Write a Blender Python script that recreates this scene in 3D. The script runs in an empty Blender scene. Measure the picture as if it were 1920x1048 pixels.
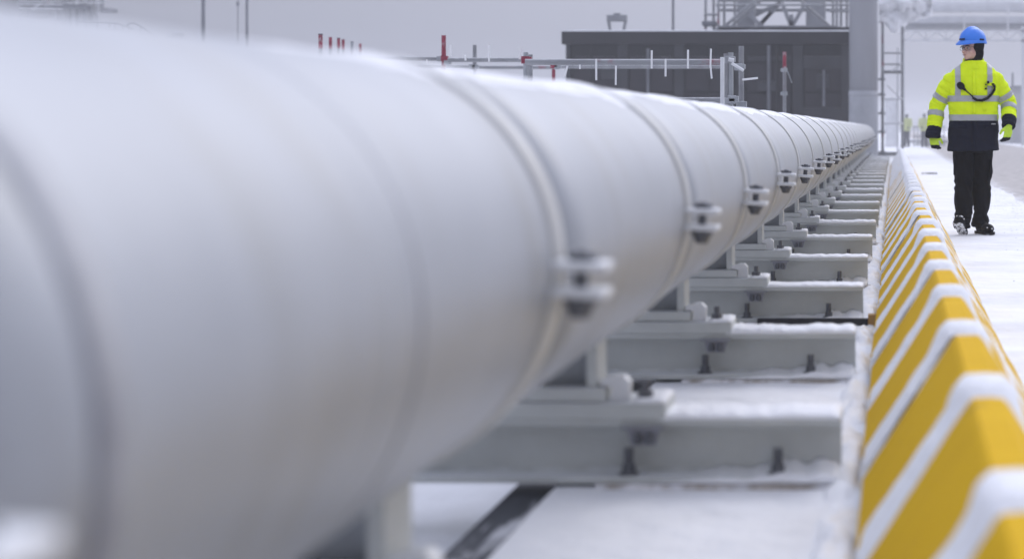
import bpy, bmesh, math, random
from mathutils import Vector, Matrix, noise
random.seed(7)
sc = bpy.context.scene
COL = sc.collection
R = math.radians

# ------------------------------------------------------------------ camera
FPX, VPU, VPV, CAMZ = 3600.0, 1677.0, 242.0, 0.95
cam = bpy.data.cameras.new("camera")
cam.sensor_width = 36.0
cam.lens = FPX / 1920 * 36.0
cam.shift_x = (960 - VPU) / 1920
cam.shift_y = (VPV - 524) / 1920
cam.clip_start, cam.clip_end = 0.05, 3000
cam.dof.use_dof = True
cam.dof.focus_distance = 14.0
cam.dof.aperture_fstop = 2.4
co = bpy.data.objects.new("camera", cam)
co.location = (0, 0, CAMZ)
co.rotation_euler = (R(90), 0, 0)
COL.objects.link(co)
sc.camera = co

def P(u, v, Y):
    """the point at depth Y that the photograph shows at (u, v)"""
    return Vector(((u - VPU) * Y / FPX, Y, CAMZ - (v - VPV) * Y / FPX))

# ------------------------------------------------------------------ overcast sky, veiled sun, exposure
SUN_EL, SUN_AZ = R(38), R(28)          # azimuth from +Y towards +X
w = bpy.data.worlds.new("World"); sc.world = w; w.use_nodes = True
nt = w.node_tree; nt.nodes.clear()
def N(nt, t, **k):
    n = nt.nodes.new(t)
    for a, b in k.items(): setattr(n, a, b)
    return n
out = N(nt, "ShaderNodeOutputWorld")
mix = N(nt, "ShaderNodeMixShader"); mix.inputs[0].default_value = 0.93
sky = N(nt, "ShaderNodeTexSky", sky_type='NISHITA')
sky.sun_disc = False; sky.sun_elevation = SUN_EL; sky.sun_rotation = SUN_AZ; sky.dust_density = 6
bgA = N(nt, "ShaderNodeBackground"); bgA.inputs[1].default_value = 0.08
bgB = N(nt, "ShaderNodeBackground"); bgB.inputs[1].default_value = 1.0
tc = N(nt, "ShaderNodeTexCoord"); sep = N(nt, "ShaderNodeSeparateXYZ")
nt.links.new(tc.outputs['Generated'], sep.inputs[0])
# cloud layer: the usual overcast law, horizon a third of the zenith, a little brighter towards the veiled sun
mr = N(nt, "ShaderNodeMapRange"); mr.inputs[1].default_value = 0; mr.inputs[2].default_value = 1
mr.inputs[3].default_value = 0.205; mr.inputs[4].default_value = 1.50
nt.links.new(sep.outputs[2], mr.inputs[0])
dot = N(nt, "ShaderNodeVectorMath", operation='DOT_PRODUCT')
dot.inputs[1].default_value = (math.sin(SUN_AZ), math.cos(SUN_AZ), 0.0)
nt.links.new(tc.outputs['Generated'], dot.inputs[0])
gl = N(nt, "ShaderNodeMapRange"); gl.inputs[1].default_value = 0.4; gl.inputs[2].default_value = 1.0
gl.inputs[3].default_value = 0.68; gl.inputs[4].default_value = 1.60
nt.links.new(dot.outputs['Value'], gl.inputs[0])
mul = N(nt, "ShaderNodeMath", operation='MULTIPLY')
nt.links.new(mr.outputs[0], mul.inputs[0]); nt.links.new(gl.outputs[0], mul.inputs[1])
tint = N(nt, "ShaderNodeVectorMath", operation='SCALE'); tint.inputs[0].default_value = (0.95, 1.0, 1.25)
nt.links.new(mul.outputs[0], tint.inputs['Scale'])
nt.links.new(tint.outputs[0], bgB.inputs[0]); nt.links.new(sky.outputs[0], bgA.inputs[0])
nt.links.new(bgA.outputs[0], mix.inputs[1]); nt.links.new(bgB.outputs[0], mix.inputs[2])
nt.links.new(mix.outputs[0], out.inputs[0])

sl = bpy.data.lights.new("sun", 'SUN'); sl.energy = 0.7; sl.angle = R(40); sl.color = (1, .96, .9)
so = bpy.data.objects.new("sun", sl); COL.objects.link(so)
sd = Vector((math.sin(SUN_AZ) * math.cos(SUN_EL), math.cos(SUN_AZ) * math.cos(SUN_EL), math.sin(SUN_EL)))
so.rotation_euler = sd.to_track_quat('Z', 'Y').to_euler()
sc.view_settings.view_transform = 'Standard'; sc.view_settings.look = 'None'
sc.view_settings.gamma = 1; sc.view_settings.use_curve_mapping = False
sc.view_settings.exposure = 0.32
sc.cycles.volume_bounces = 1
sc.cycles.max_bounces = 6
sc.cycles.use_denoising = True

# ------------------------------------------------------------------ materials
def mat(name, col, rough=0.6, metal=0.0, var=0.12, scale=6.0, bump=0.0, bscale=40.0, col2=None, thr=(0.45, 0.65),
        frost=0.0, spec=0.5, stretch=(1, 1, 1), frost_lo=0.55, frost_hi=0.95):
    """procedural surface: base colour with noise variation, optional second colour in patches, optional frost on
    faces that look up, optional fine relief"""
    m = bpy.data.materials.new(name); m.use_nodes = True
    nt = m.node_tree; b = nt.nodes["Principled BSDF"]; L = nt.links.new
    b.inputs['Roughness'].default_value = rough; b.inputs['Metallic'].default_value = metal
    b.inputs['Specular IOR Level'].default_value = spec
    tc = N(nt, "ShaderNodeTexCoord"); mp = N(nt, "ShaderNodeMapping"); mp.inputs['Scale'].default_value = stretch
    L(tc.outputs['Object'], mp.inputs[0])
    n1 = N(nt, "ShaderNodeTexNoise"); n1.inputs['Scale'].default_value = scale; n1.inputs['Detail'].default_value = 5
    L(mp.outputs[0], n1.inputs['Vector'])
    r = N(nt, "ShaderNodeMapRange"); r.inputs[1].default_value = .25; r.inputs[2].default_value = .75
    r.inputs[3].default_value = 1 - var; r.inputs[4].default_value = 1 + var
    L(n1.outputs[0], r.inputs[0])
    sc_ = N(nt, "ShaderNodeVectorMath", operation='SCALE'); L(r.outputs[0], sc_.inputs['Scale'])
    src = None
    if col2 is not None:
        n2 = N(nt, "ShaderNodeTexNoise"); n2.inputs['Scale'].default_value = scale * .6; n2.inputs['Detail'].default_value = 7
        n2.inputs['Roughness'].default_value = .65
        mp2 = N(nt, "ShaderNodeMapping"); mp2.inputs['Location'].default_value = (3.1, 7.7, 1.3); mp2.inputs['Scale'].default_value = stretch
        L(tc.outputs['Object'], mp2.inputs[0]); L(mp2.outputs[0], n2.inputs['Vector'])
        r2 = N(nt, "ShaderNodeMapRange"); r2.inputs[1].default_value = thr[0]; r2.inputs[2].default_value = thr[1]
        L(n2.outputs[0], r2.inputs[0])
        mx = N(nt, "ShaderNodeMix", data_type='RGBA'); L(r2.outputs[0], mx.inputs[0])
        mx.inputs[6].default_value = (*col, 1); mx.inputs[7].default_value = (*col2, 1)
        L(mx.outputs[2], sc_.inputs[0])
    else:
        sc_.inputs[0].default_value = col
    last = sc_.outputs[0]
    if frost > 0:
        g = N(nt, "ShaderNodeNewGeometry"); sx = N(nt, "ShaderNodeSeparateXYZ"); L(g.outputs['Normal'], sx.inputs[0])
        n3 = N(nt, "ShaderNodeTexNoise"); n3.inputs['Scale'].default_value = scale * 2.5; n3.inputs['Detail'].default_value = 6
        L(tc.outputs['Object'], n3.inputs['Vector'])
        ad = N(nt, "ShaderNodeMath", operation='MULTIPLY_ADD'); ad.inputs[1].default_value = .7; L(n3.outputs[0], ad.inputs[0])
        L(sx.outputs[2], ad.inputs[2])
        r3 = N(nt, "ShaderNodeMapRange"); r3.inputs[1].default_value = frost_lo + .35; r3.inputs[2].default_value = frost_hi + .35
        r3.inputs[4].default_value = frost
        L(ad.outputs[0], r3.inputs[0])
        mx = N(nt, "ShaderNodeMix", data_type='RGBA'); L(r3.outputs[0], mx.inputs[0]); L(last, mx.inputs[6])
        mx.inputs[7].default_value = (.84, .86, .88, 1); last = mx.outputs[2]
        if metal > 0:
            mm = N(nt, "ShaderNodeMath", operation='MULTIPLY_ADD'); mm.inputs[1].default_value = -metal; mm.inputs[2].default_value = metal
            L(r3.outputs[0], mm.inputs[0]); L(mm.outputs[0], b.inputs['Metallic'])
        mr_ = N(nt, "ShaderNodeMath", operation='MULTIPLY_ADD'); mr_.inputs[1].default_value = .85 - rough; mr_.inputs[2].default_value = rough
        L(r3.outputs[0], mr_.inputs[0]); L(mr_.outputs[0], b.inputs['Roughness'])
    L(last, b.inputs['Base Color'])
    if bump > 0:
        nb = N(nt, "ShaderNodeTexNoise"); nb.inputs['Scale'].default_value = bscale; nb.inputs['Detail'].default_value = 6
        L(tc.outputs['Object'], nb.inputs['Vector'])
        bp = N(nt, "ShaderNodeBump"); bp.inputs['Strength'].default_value = 1.0; bp.inputs['Distance'].default_value = bump
        L(nb.outputs[0], bp.inputs['Height']); L(bp.outputs[0], b.inputs['Normal'])
    return m

MAT = {}
def road_mat():
    m = mat('road_grit', (.42, .395, .375), .95, var=.25, scale=3, bump=.02, bscale=18, spec=.2, stretch=(1.6, .6, 1))
    nt = m.node_tree; b = nt.nodes["Principled BSDF"]; L = nt.links.new
    tc = N(nt, "ShaderNodeTexCoord"); sp = N(nt, "ShaderNodeSeparateXYZ"); L(tc.outputs['Object'], sp.inputs[0])
    r = N(nt, "ShaderNodeMapRange"); r.inputs[1].default_value = 1.35; r.inputs[2].default_value = 2.3; L(sp.outputs[0], r.inputs[0])
    tot = r.outputs[0]
    for sc_, wt in ((1.6, .9), (9, .7), (45, .45)):
        n = N(nt, "ShaderNodeTexNoise"); n.inputs['Scale'].default_value = sc_; n.inputs['Detail'].default_value = 4; L(tc.outputs['Object'], n.inputs['Vector'])
        a = N(nt, "ShaderNodeMath", operation='MULTIPLY_ADD'); a.inputs[1].default_value = wt; L(n.outputs[0], a.inputs[0]); L(tot, a.inputs[2]); tot = a.outputs[0]
    f = N(nt, "ShaderNodeMapRange"); f.inputs[1].default_value = 1.12; f.inputs[2].default_value = 1.55; f.inputs[4].default_value = .9; L(tot, f.inputs[0])
    mx = N(nt, "ShaderNodeMix", data_type='RGBA'); L(f.outputs[0], mx.inputs[0]); mx.inputs[6].default_value = (.83, .84, .86, 1)
    L(b.inputs['Base Color'].links[0].from_socket, mx.inputs[7]); L(mx.outputs[2], b.inputs['Base Color'])
    return m
MAT['road'] = road_mat()
MAT['snow'] = mat('snow', (.86, .87, .89), .85, var=.05, scale=9, bump=.012, bscale=30, spec=.2)
MAT['ground_snow'] = mat('ground_snow', (.84, .85, .87), .9, var=.07, scale=1.9, bump=.03, bscale=6, col2=(.70, .71, .73), thr=(.5, .72), spec=.2)
MAT['grit'] = mat('grit', (.50, .475, .455), .95, var=.22, scale=2.2, bump=.03, bscale=14, col2=(.72, .72, .73), thr=(.5, .66), spec=.2, stretch=(1.6, .5, 1))
MAT['clad'] = mat('clad', (.32, .338, .368), .42, .24, var=.10, scale=1.7, bump=.0016, bscale=6, frost=.30, frost_lo=-.15, frost_hi=1.0, col2=(.28, .285, .29), thr=(.48, .62), stretch=(1, 2.2, .7))
MAT['band'] = mat('band', (.50, .50, .485), .42, .3, var=.08, scale=5, frost=.6, frost_lo=.45, frost_hi=.95)
MAT['sleeve'] = mat('sleeve', (.22, .225, .25), .6, var=.15, frost=.5, frost_lo=-.1, frost_hi=.7)
MAT['gasket'] = mat('gasket', (.045, .047, .055), .7, var=.15)
MAT['lug'] = mat('lug', (.66, .67, .68), .45, .2, var=.08, scale=12, frost=.7)
MAT['bolt'] = mat('bolt', (.13, .135, .15), .5, .6, var=.25, scale=30, frost=.35, frost_lo=.8, frost_hi=1.1)
MAT['steel'] = mat('steel', (.53, .55, .535), .5, .0, var=.07, scale=5, bump=.0008, bscale=60, frost=.8, frost_lo=.6, frost_hi=.9, col2=(.46, .48, .47), thr=(.45, .7))
MAT['galv'] = mat('galv', (.34, .355, .37), .45, .4, var=.18, scale=9, frost=.55)
MAT['bracket'] = mat('bracket', (.26, .265, .295), .5, .2, var=.15, frost=.3)
MAT['darksteel'] = mat('darksteel', (.05, .054, .066), .5, .2, var=.3, scale=9, col2=(.62, .63, .66), thr=(.52, .60), stretch=(2.2, .22, 2))
MAT['grout'] = mat('grout', (.40, .36, .32), .9, var=.3, scale=14, bump=.006, bscale=40, col2=(.78, .78, .80), thr=(.42, .56))
MAT['strip_black'] = mat('strip_black', (.02, .021, .026), .7, var=.2)
MAT['timber'] = mat('timber', (.42, .25, .09), .7, var=.2, scale=20)
MAT['red'] = mat('red', (.25, .035, .06), .5, var=.3, scale=14, col2=(.42, .40, .41), thr=(.60, .68))
MAT['tube'] = mat('tube', (.27, .275, .285), .5, .35, var=.22, scale=7, frost=.5, frost_lo=.6, frost_hi=1.0, col2=(.22, .2, .21), thr=(.55, .7))
MAT['redtube'] = mat('redtube', (.27, .275, .285), .5, .2, var=.22, scale=7, frost=.5, frost_lo=.6, frost_hi=1.0, col2=(.25, .09, .11), thr=(.54, .62), stretch=(.35, 1, .35))
MAT['tie'] = mat('tie', (.80, .80, .80), .5, var=.04)
MAT['wall'] = mat('wall', (.017, .0165, .019), .8, var=.35, scale=1.2, bump=.01, bscale=6, col2=(.045, .045, .05), thr=(.58, .75), stretch=(.4, 1, 2))
MAT['panel'] = mat('panel', (.019, .016, .02), .75, var=.25, scale=1.0, bump=.006, bscale=9, col2=(.032, .029, .032), thr=(.5, .8))
MAT['pilaster'] = mat('pilaster', (.033, .033, .037), .8, var=.25, scale=2, frost=.4, frost_lo=.5)
MAT['fascia'] = mat('fascia', (.013, .012, .015), .7, var=.25, scale=1.5, frost=.5, frost_lo=.7)
MAT['module'] = mat('module', (.27, .275, .29), .7, var=.2, scale=1.5, frost=.5)
MAT['moddark'] = mat('moddark', (.15, .155, .17), .7, var=.25, scale=1.5, frost=.4)
MAT['column'] = mat('column', (.30, .305, .325), .5, .1, var=.08, scale=1.0, stretch=(1, 1, .15))
MAT['ice'] = mat('ice', (.38, .39, .415), .6, var=.14, scale=1.6, bump=.01, bscale=9, col2=(.31, .32, .34), thr=(.4, .7))
MAT['plastic'] = mat('plastic', (.82, .83, .85), .45, var=.12, scale=2, bump=.06, bscale=4, spec=.6)
MAT['lightmetal_hazed'] = mat('lightmetal_hazed', (.64, .645, .66), .55, .1, var=.1, scale=2, frost=.6)  # light grey metal, paled further: distance haze mixed into the colour
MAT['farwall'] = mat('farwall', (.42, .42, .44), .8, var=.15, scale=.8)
# people
MAT['hivis'] = mat('hivis', (.80, 1.0, .010), .8, var=.05, scale=9, bump=.008, bscale=14, spec=.2)
MAT['navy'] = mat('navy', (.0065, .008, .020), .85, var=.2, scale=9, bump=.006, bscale=18, spec=.25)
MAT['blackcloth'] = mat('blackcloth', (.0055, .0055, .0075), .9, var=.25, scale=10, bump=.010, bscale=14, spec=.2)
MAT['reflect'] = mat('reflect', (.44, .45, .46), .5, .15, var=.10, scale=16)
MAT['skin'] = mat('skin', (.66, .42, .34), .55, var=.10, scale=30, col2=(.55, .24, .20), thr=(.5, .7))
MAT['eyewhite'] = mat('eyewhite', (.42, .38, .36), .4)
MAT['helmet'] = mat('helmet', (.035, .215, .80), .4, var=.04)
MAT['black'] = mat('black', (.006, .006, .007), .7, var=.1, spec=.25)
MAT['glove'] = mat('glove', (.58, .82, .05), .8, var=.1, scale=30)
MAT['hivis_hazed'] = mat('hivis_hazed', (.58, .62, .34), .8)  # jacket yellow washed out, distance haze painted into the colour
MAT['cloth_hazed'] = mat('cloth_hazed', (.16, .165, .18), .9)  # dark clothing lifted to grey to stand in for distance haze

def stripe_mat():
    m = mat('barrier_paint', (.80, .80, .80), .8, var=.08, scale=9, bump=.003, bscale=45, spec=.12)
    nt = m.node_tree; b = nt.nodes["Principled BSDF"]; L = nt.links.new
    tc = N(nt, "ShaderNodeTexCoord"); sp = N(nt, "ShaderNodeSeparateXYZ"); L(tc.outputs['Object'], sp.inputs[0])
    nz = N(nt, "ShaderNodeTexNoise"); nz.inputs['Scale'].default_value = 16; L(tc.outputs['Object'], nz.inputs['Vector'])
    wob = N(nt, "ShaderNodeMath", operation='MULTIPLY_ADD'); wob.inputs[1].default_value = .05
    L(nz.outputs[0], wob.inputs[0]); L(sp.outputs[1], wob.inputs[2])
    dv = N(nt, "ShaderNodeMath", operation='DIVIDE'); dv.inputs[1].default_value = PERIOD; L(wob.outputs[0], dv.inputs[0])
    fr = N(nt, "ShaderNodeMath", operation='FRACT'); L(dv.outputs[0], fr.inputs[0])
    lt = N(nt, "ShaderNodeMath", operation='GREATER_THAN'); lt.inputs[1].default_value = WHITE_F + .02; L(fr.outputs[0], lt.inputs[0])
    n2 = N(nt, "ShaderNodeTexNoise"); n2.inputs['Scale'].default_value = 5; n2.inputs['Detail'].default_value = 8; L(tc.outputs['Object'], n2.inputs['Vector'])
    ye = N(nt, "ShaderNodeMix", data_type='RGBA'); L(n2.outputs[0], ye.inputs[0])
    ye.inputs[6].default_value = (.62, .36, .004, 1); ye.inputs[7].default_value = (.74, .46, .006, 1)
    # specks of frost on the yellow
    n3 = N(nt, "ShaderNodeTexNoise"); n3.inputs['Scale'].default_value = 60; n3.inputs['Detail'].default_value = 3; L(tc.outputs['Object'], n3.inputs['Vector'])
    g3 = N(nt, "ShaderNodeMapRange"); g3.inputs[1].default_value = .70; g3.inputs[2].default_value = .76; g3.inputs[4].default_value = .3; L(n3.outputs[0], g3.inputs[0])
    y2 = N(nt, "ShaderNodeMix", data_type='RGBA'); L(g3.outputs[0], y2.inputs[0]); L(ye.outputs[2], y2.inputs[6]); y2.inputs[7].default_value = (.8, .8, .78, 1)
    mx = N(nt, "ShaderNodeMix", data_type='RGBA'); L(lt.outputs[0], mx.inputs[0])
    n4 = N(nt, "ShaderNodeTexNoise"); n4.inputs['Scale'].default_value = 13; n4.inputs['Detail'].default_value = 7; L(tc.outputs['Object'], n4.inputs['Vector'])
    g4 = N(nt, "ShaderNodeMapRange"); g4.inputs[1].default_value = .66; g4.inputs[2].default_value = .72; g4.inputs[4].default_value = .75; L(n4.outputs[0], g4.inputs[0])
    y3 = N(nt, "ShaderNodeMix", data_type='RGBA'); L(g4.outputs[0], y3.inputs[0]); L(y2.outputs[2], y3.inputs[6]); y3.inputs[7].default_value = (.42, .25, .02, 1); y2 = y3
    old = b.inputs['Base Color'].links[0].from_socket
    L(old, mx.inputs[6]); L(y2.outputs[2], mx.inputs[7]); L(mx.outputs[2], b.inputs['Base Color'])
    return m
PERIOD, WHITE_F = 1.116, 0.225
MAT['barrier'] = stripe_mat()

# ------------------------------------------------------------------ mesh helpers
class MB:
    def __init__(s): s.v = []; s.f = []; s.sm = []
    def add(s, vs, fs, smooth=False):
        o = len(s.v); s.v += [tuple(p) for p in vs]; s.f += [tuple(i + o for i in f) for f in fs]; s.sm += [smooth] * len(fs)
        return s
    def box(s, x0, x1, y0, y1, z0, z1, bev=0.0, M=None):
        if bev <= 0:
            vs = [(x, y, z) for z in (z0, z1) for y in (y0, y1) for x in (x0, x1)]
            fs = [(0, 2, 3, 1), (4, 5, 7, 6), (0, 1, 5, 4), (2, 6, 7, 3), (0, 4, 6, 2), (1, 3, 7, 5)]
        else:
            bm = bmesh.new(); bmesh.ops.create_cube(bm, size=1)
            for q in bm.verts: q.co = ((x0 + x1) / 2 + q.co.x * (x1 - x0), (y0 + y1) / 2 + q.co.y * (y1 - y0), (z0 + z1) / 2 + q.co.z * (z1 - z0))
            bmesh.ops.bevel(bm, geom=bm.edges[:], offset=bev, segments=2, affect='EDGES', profile=.5)
            bm.verts.index_update(); vs = [q.co.copy() for q in bm.verts]; fs = [[q.index for q in f.verts] for f in bm.faces]; bm.free()
        if M: vs = [M @ Vector(p) for p in vs]
        return s.add(vs, fs)
    def tube(s, a, b, r0, r1=None, n=10, cap=True, smooth=True):
        a, b = Vector(a), Vector(b); r1 = r0 if r1 is None else r1
        q = (b - a).to_track_quat('Z', 'Y'); vs = []
        for p, r in ((a, r0), (b, r1)):
            vs += [p + q @ Vector((r * math.cos(2 * math.pi * i / n), r * math.sin(2 * math.pi * i / n), 0)) for i in range(n)]
        s.add(vs, [(i, (i + 1) % n, n + (i + 1) % n, n + i) for i in range(n)], smooth)
        if cap: s.add(vs[:n], [tuple(range(n))[::-1]]); s.add(vs[n:], [tuple(range(n))])
        return s
    def path(s, pts, r, n=8):
        pts = [Vector(p) for p in pts]; rr = r if isinstance(r, (list, tuple)) else [r] * len(pts); rings = []
        up = Vector((0, 0, 1))
        for i, p in enumerate(pts):
            t = (pts[min(i + 1, len(pts) - 1)] - pts[max(i - 1, 0)]).normalized()
            x = t.cross(up)
            if x.length < .1: x = t.cross(Vector((0, 1, 0)))
            x.normalize(); y = x.cross(t)
            rings.append([p + rr[i] * (math.cos(2 * math.pi * k / n) * x + math.sin(2 * math.pi * k / n) * y) for k in range(n)])
        return s.loft(rings)
    def loft(s, rings, smooth=True, cap=True):
        n = len(rings[0]); vs = [p for r in rings for p in r]; fs = []
        for i in range(len(rings) - 1):
            for k in range(n): fs.append((i * n + k, i * n + (k + 1) % n, (i + 1) * n + (k + 1) % n, (i + 1) * n + k))
        if cap: fs += [tuple(range(n))[::-1], tuple((len(rings) - 1) * n + k for k in range(n))]
        return s.add(vs, fs, smooth)
    def prism(s, poly, a0, a1, axis='y'):
        """poly of 2-D points extruded along an axis: y -> (x,z), x -> (y,z), z -> (x,y)"""
        n = len(poly)
        g = {'y': lambda p, t: (p[0], t, p[1]), 'x': lambda p, t: (t, p[0], p[1]), 'z': lambda p, t: (p[0], p[1], t)}[axis]
        vs = [g(p, a0) for p in poly] + [g(p, a1) for p in poly]
        return s.add(vs, [tuple(range(n)), tuple(range(n, 2 * n))[::-1]] + [(i, n + i, n + (i + 1) % n, (i + 1) % n) for i in range(n)])
    def ell(s, c, r, n=14, m=9, M=None):
        vs = [(0, 0, -1)]
        for j in range(1, m):
            t = -math.pi / 2 + math.pi * j / m
            vs += [(math.cos(t) * math.cos(2 * math.pi * i / n), math.cos(t) * math.sin(2 * math.pi * i / n), math.sin(t)) for i in range(n)]
        vs.append((0, 0, 1)); fs = [(0, 1 + (i + 1) % n, 1 + i) for i in range(n)]
        for j in range(m - 2):
            for i in range(n): fs.append((1 + j * n + i, 1 + j * n + (i + 1) % n, 1 + (j + 1) * n + (i + 1) % n, 1 + (j + 1) * n + i))
        t = 1 + (m - 2) * n; fs += [(t + i, t + (i + 1) % n, len(vs) - 1) for i in range(n)]
        M = M or Matrix.Identity(3)
        return s.add([Vector(c) + M @ Vector((p[0] * r[0], p[1] * r[1], p[2] * r[2])) for p in vs], fs, True)
    def mesh(s, name, m):
        me = bpy.data.meshes.new(name); me.from_pydata(s.v, [], s.f); me.materials.append(MAT[m] if isinstance(m, str) else m)
        me.polygons.foreach_set('use_smooth', s.sm)
        bm = bmesh.new(); bm.from_mesh(me); bmesh.ops.recalc_face_normals(bm, faces=bm.faces[:]); bm.to_mesh(me); bm.free()
        return me
    def build(s, name, m, parent=None, loc=None):
        return link(name, s.mesh(name, m), parent, loc)

def link(name, me, parent=None, loc=None):
    o = bpy.data.objects.new(name, me); COL.objects.link(o)
    if parent: o.parent = parent
    if loc is not None: o.location = loc
    return o
def tag(o, label=None, cat=None, group=None, kind=None):
    if cat and not kind: kind = 'thing'
    for k, v in (('label', label), ('category', cat), ('group', group), ('kind', kind)):
        if v: o[k] = v
    return o
def thing(name, label, cat, loc=(0, 0, 0), rz=0, group=None):
    o = bpy.data.objects.new(name, None); o.empty_display_size = .1; COL.objects.link(o); o.location = loc; o.rotation_euler = (0, 0, rz)
    return tag(o, label, cat, group)
def copy_tree(o, parent=None):
    kids = [c for c in o.children]
    c = o.copy(); COL.objects.link(c)
    if parent: c.parent = parent
    for k in kids: copy_tree(k, c)
    return c
def fn(x, y=0, z=0): return noise.noise(Vector((x, y, z)))
ORD = ['first', 'second', 'third', 'fourth', 'fifth', 'sixth', 'seventh', 'eighth', 'ninth', 'tenth', 'eleventh', 'twelfth', 'thirteenth',
       'fourteenth', 'fifteenth', 'sixteenth', 'seventeenth', 'eighteenth', 'nineteenth', 'twentieth', 'twenty-first', 'twenty-second', 'twenty-third', 'twenty-fourth']

# ------------------------------------------------------------------ ground
def sheet(name, xs, ys, zf, m):
    b = MB(); nx = len(xs)
    b.add([(x, y, zf(x, y)) for y in ys for x in xs], [(j * nx + i, j * nx + i + 1, (j + 1) * nx + i + 1, (j + 1) * nx + i) for j in range(len(ys) - 1) for i in range(nx - 1)], True)
    o = b.build(name, m); tag(o, kind='structure'); return o
def steps(a, b, d0, k):
    r = [a]; d = d0
    while r[-1] + d < b: r.append(r[-1] + d); d *= k
    return r + [b]
ys = [-20, -8, -3] + steps(0, 660, .14, 1.03)
xs_r = [-.90] + steps(-.85, 3.2, .12, 1.0) + [4, 6, 10, 20, 50, 120, 260]
def zg(x, y):
    k = max(0, 1 - y / 60)
    return (.008 * fn(x * 3, y * 2.1) + .006 * fn(x * 9, y * 7, 4)) * k - (.012 if x > -.1 and x < .45 else 0)
sheet('snow_ground', xs_r, ys, zg, 'ground_snow')
sheet('lower_ground', [-260, -120, -50, -20, -10, -6, -4, -3] + steps(-2.4, -1.0, .12, 1.0), ys, lambda x, y: -.13 + (.01 * fn(x * 4, y * 3) if y < 60 else 0), 'ground_snow')
b = MB()
for y0 in range(-2, 60, 6):
    b.box(-1.03, -.90, y0, y0 + 5.985, -.30, -.018, .006)
tag(b.build('slab_edge', 'darksteel'), kind='structure')
# worn, gritted wheel track to the right of the walkway
def road_edge(y): return 1.62 + .18 * fn(y * .45, 3) + .09 * fn(y * 1.7, 9) + .05 * fn(y * 5, 1) - max(0, min(1, (y - 22) / 26)) * .1
b = MB(); yy = steps(5, 640, .15, 1.012); nx = 9
vs = []
for y in yy:
    e = road_edge(y)
    for i in range(nx): vs.append((e + [0, .12, .3, .6, 1.1, 1.8, 2.6, 3.6, 5.0][i], y, (.012 if i else -.012) + .006 * fn(e * 4 + i, y * 3) * (y < 60)))
b.add(vs, [(j * nx + i, j * nx + i + 1, (j + 1) * nx + i + 1, (j + 1) * nx + i) for j in range(len(yy) - 1) for i in range(nx - 1)], True)
tag(b.build('road', 'road'), kind='structure')
# clumps of dirty grit scattered on the snow by the track
b = MB(); rr = random.Random(3)
for k in range(900):
    y = 6 + 26 * rr.random() ** 1.3; x = road_edge(y) - abs(rr.gauss(0, .30)); s = rr.uniform(.002, .0055)
    if x < .6: continue
    b.ell((x, y, .004), (s, s * 1.6, s * .45), 5, 4)
tag(b.build('grit_crumbs', 'grit'), kind='stuff')

# ------------------------------------------------------------------ the pipe
PX, PZ, PR = -0.89, CAMZ - 0.223, 0.340
PIPE_END = 55.0
RING0, RINGS = 3.125, 1.965
BEAM0, BEAMS = 3.06, 2.124
pipe = thing('pipeline', 'long snow-dusted silver pipe running beside the striped barriers on steel supports', 'pipe', (PX, 0, PZ))
def ring_pts(r, y, n=96): return [Vector((r * math.cos(2 * math.pi * i / n), y, r * math.sin(2 * math.pi * i / n))) for i in range(n)]
rings = [RING0 + RINGS * k for k in range(0, int((PIPE_END - RING0) / RINGS) + 1)]
rings.insert(0, 1.035)
edges = [-4.0] + [y + .06 for y in rings if y > 0] + [PIPE_END]
def section(L):
    m = MB(); nn = max(2, int(L / .25)); rr_ = []
    for j in range(nn + 1):
        t = j / nn
        r = PR + .0022 * (1 - t)
        rr_.append([p * 1 + Vector((p.x, 0, p.z)).normalized() * .0012 * fn(p.x * 3, t * L * 1.2, p.z * 3) for p in ring_pts(r, t * L)])
    return m.loft(rr_).mesh('cladding_section', 'clad')
sec_shared = section(RINGS - .004)
for i in range(len(edges) - 1):
    L = edges[i + 1] - edges[i]
    me = sec_shared if abs(L - RINGS) < .01 else section(L - .004)
    link('cladding_section', me, pipe, (0, edges[i], 0))
def ring_prof(prof, n=96):
    m = MB()
    rs = [ring_pts(r, y, n) for y, r in prof]; vs = [p for q in rs for p in q]; fs = []
    k = len(rs)
    for j in range(k):
        for i in range(n): fs.append((j * n + i, j * n + (i + 1) % n, ((j + 1) % k) * n + (i + 1) % n, ((j + 1) % k) * n + i))
    return m.add(vs, fs, True)
band_me = ring_prof([(-.045, PR - .01), (-.045, PR + .004), (-.04, PR + .0095), (.032, PR + .0095), (.037, PR + .004), (.037, PR - .01)]).mesh('clamp_band', 'band')
gask_me = ring_prof([(.040, PR - .01), (.040, PR + .0055), (.056, PR + .0055), (.056, PR - .01)]).mesh('gasket', 'gasket')
A = R(-3.5)   # the lugs sit just below the side of the pipe
MA = Matrix.Rotation(-A, 4, 'Y')
def at_side(bld): bld.v = [tuple(MA @ Vector(p)) for p in bld.v]; return bld
lug_me = [at_side(MB().box(PR - .002, PR + .088, -.05, .035, z - .0075, z + .0075, .004)).mesh('lug', 'lug') for z in (.021, -.022)]
bolt_b = MB()
bolt_b.tube((PR + .042, -.008, -.055), (PR + .042, -.008, .045), .0115, n=12)
bolt_b.tube((PR + .042, -.008, .029), (PR + .042, -.008, .041), .025, .025, n=6, smooth=False)
bolt_b.tube((PR + .042, -.008, -.042), (PR + .042, -.008, -.030), .028, n=6, smooth=False)
bolt_b.tube((PR + .042, -.008, -.064), (PR + .042, -.008, -.042), .016, .025, n=8, smooth=False)
bolt_me = at_side(bolt_b).mesh('clamp_bolt', 'bolt')
for y in rings:
    if y < 0: continue
    g = link('clamp_band', band_me, pipe, (0, y, 0))
    link('gasket', gask_me, pipe, (0, y, 0))
    g.rotation_euler = (0, random.uniform(-.03, .03) if y > 2 else 0, 0)
    for lm in lug_me: link('lug', lm, g)
    link('clamp_bolt', bolt_me, g)
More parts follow.
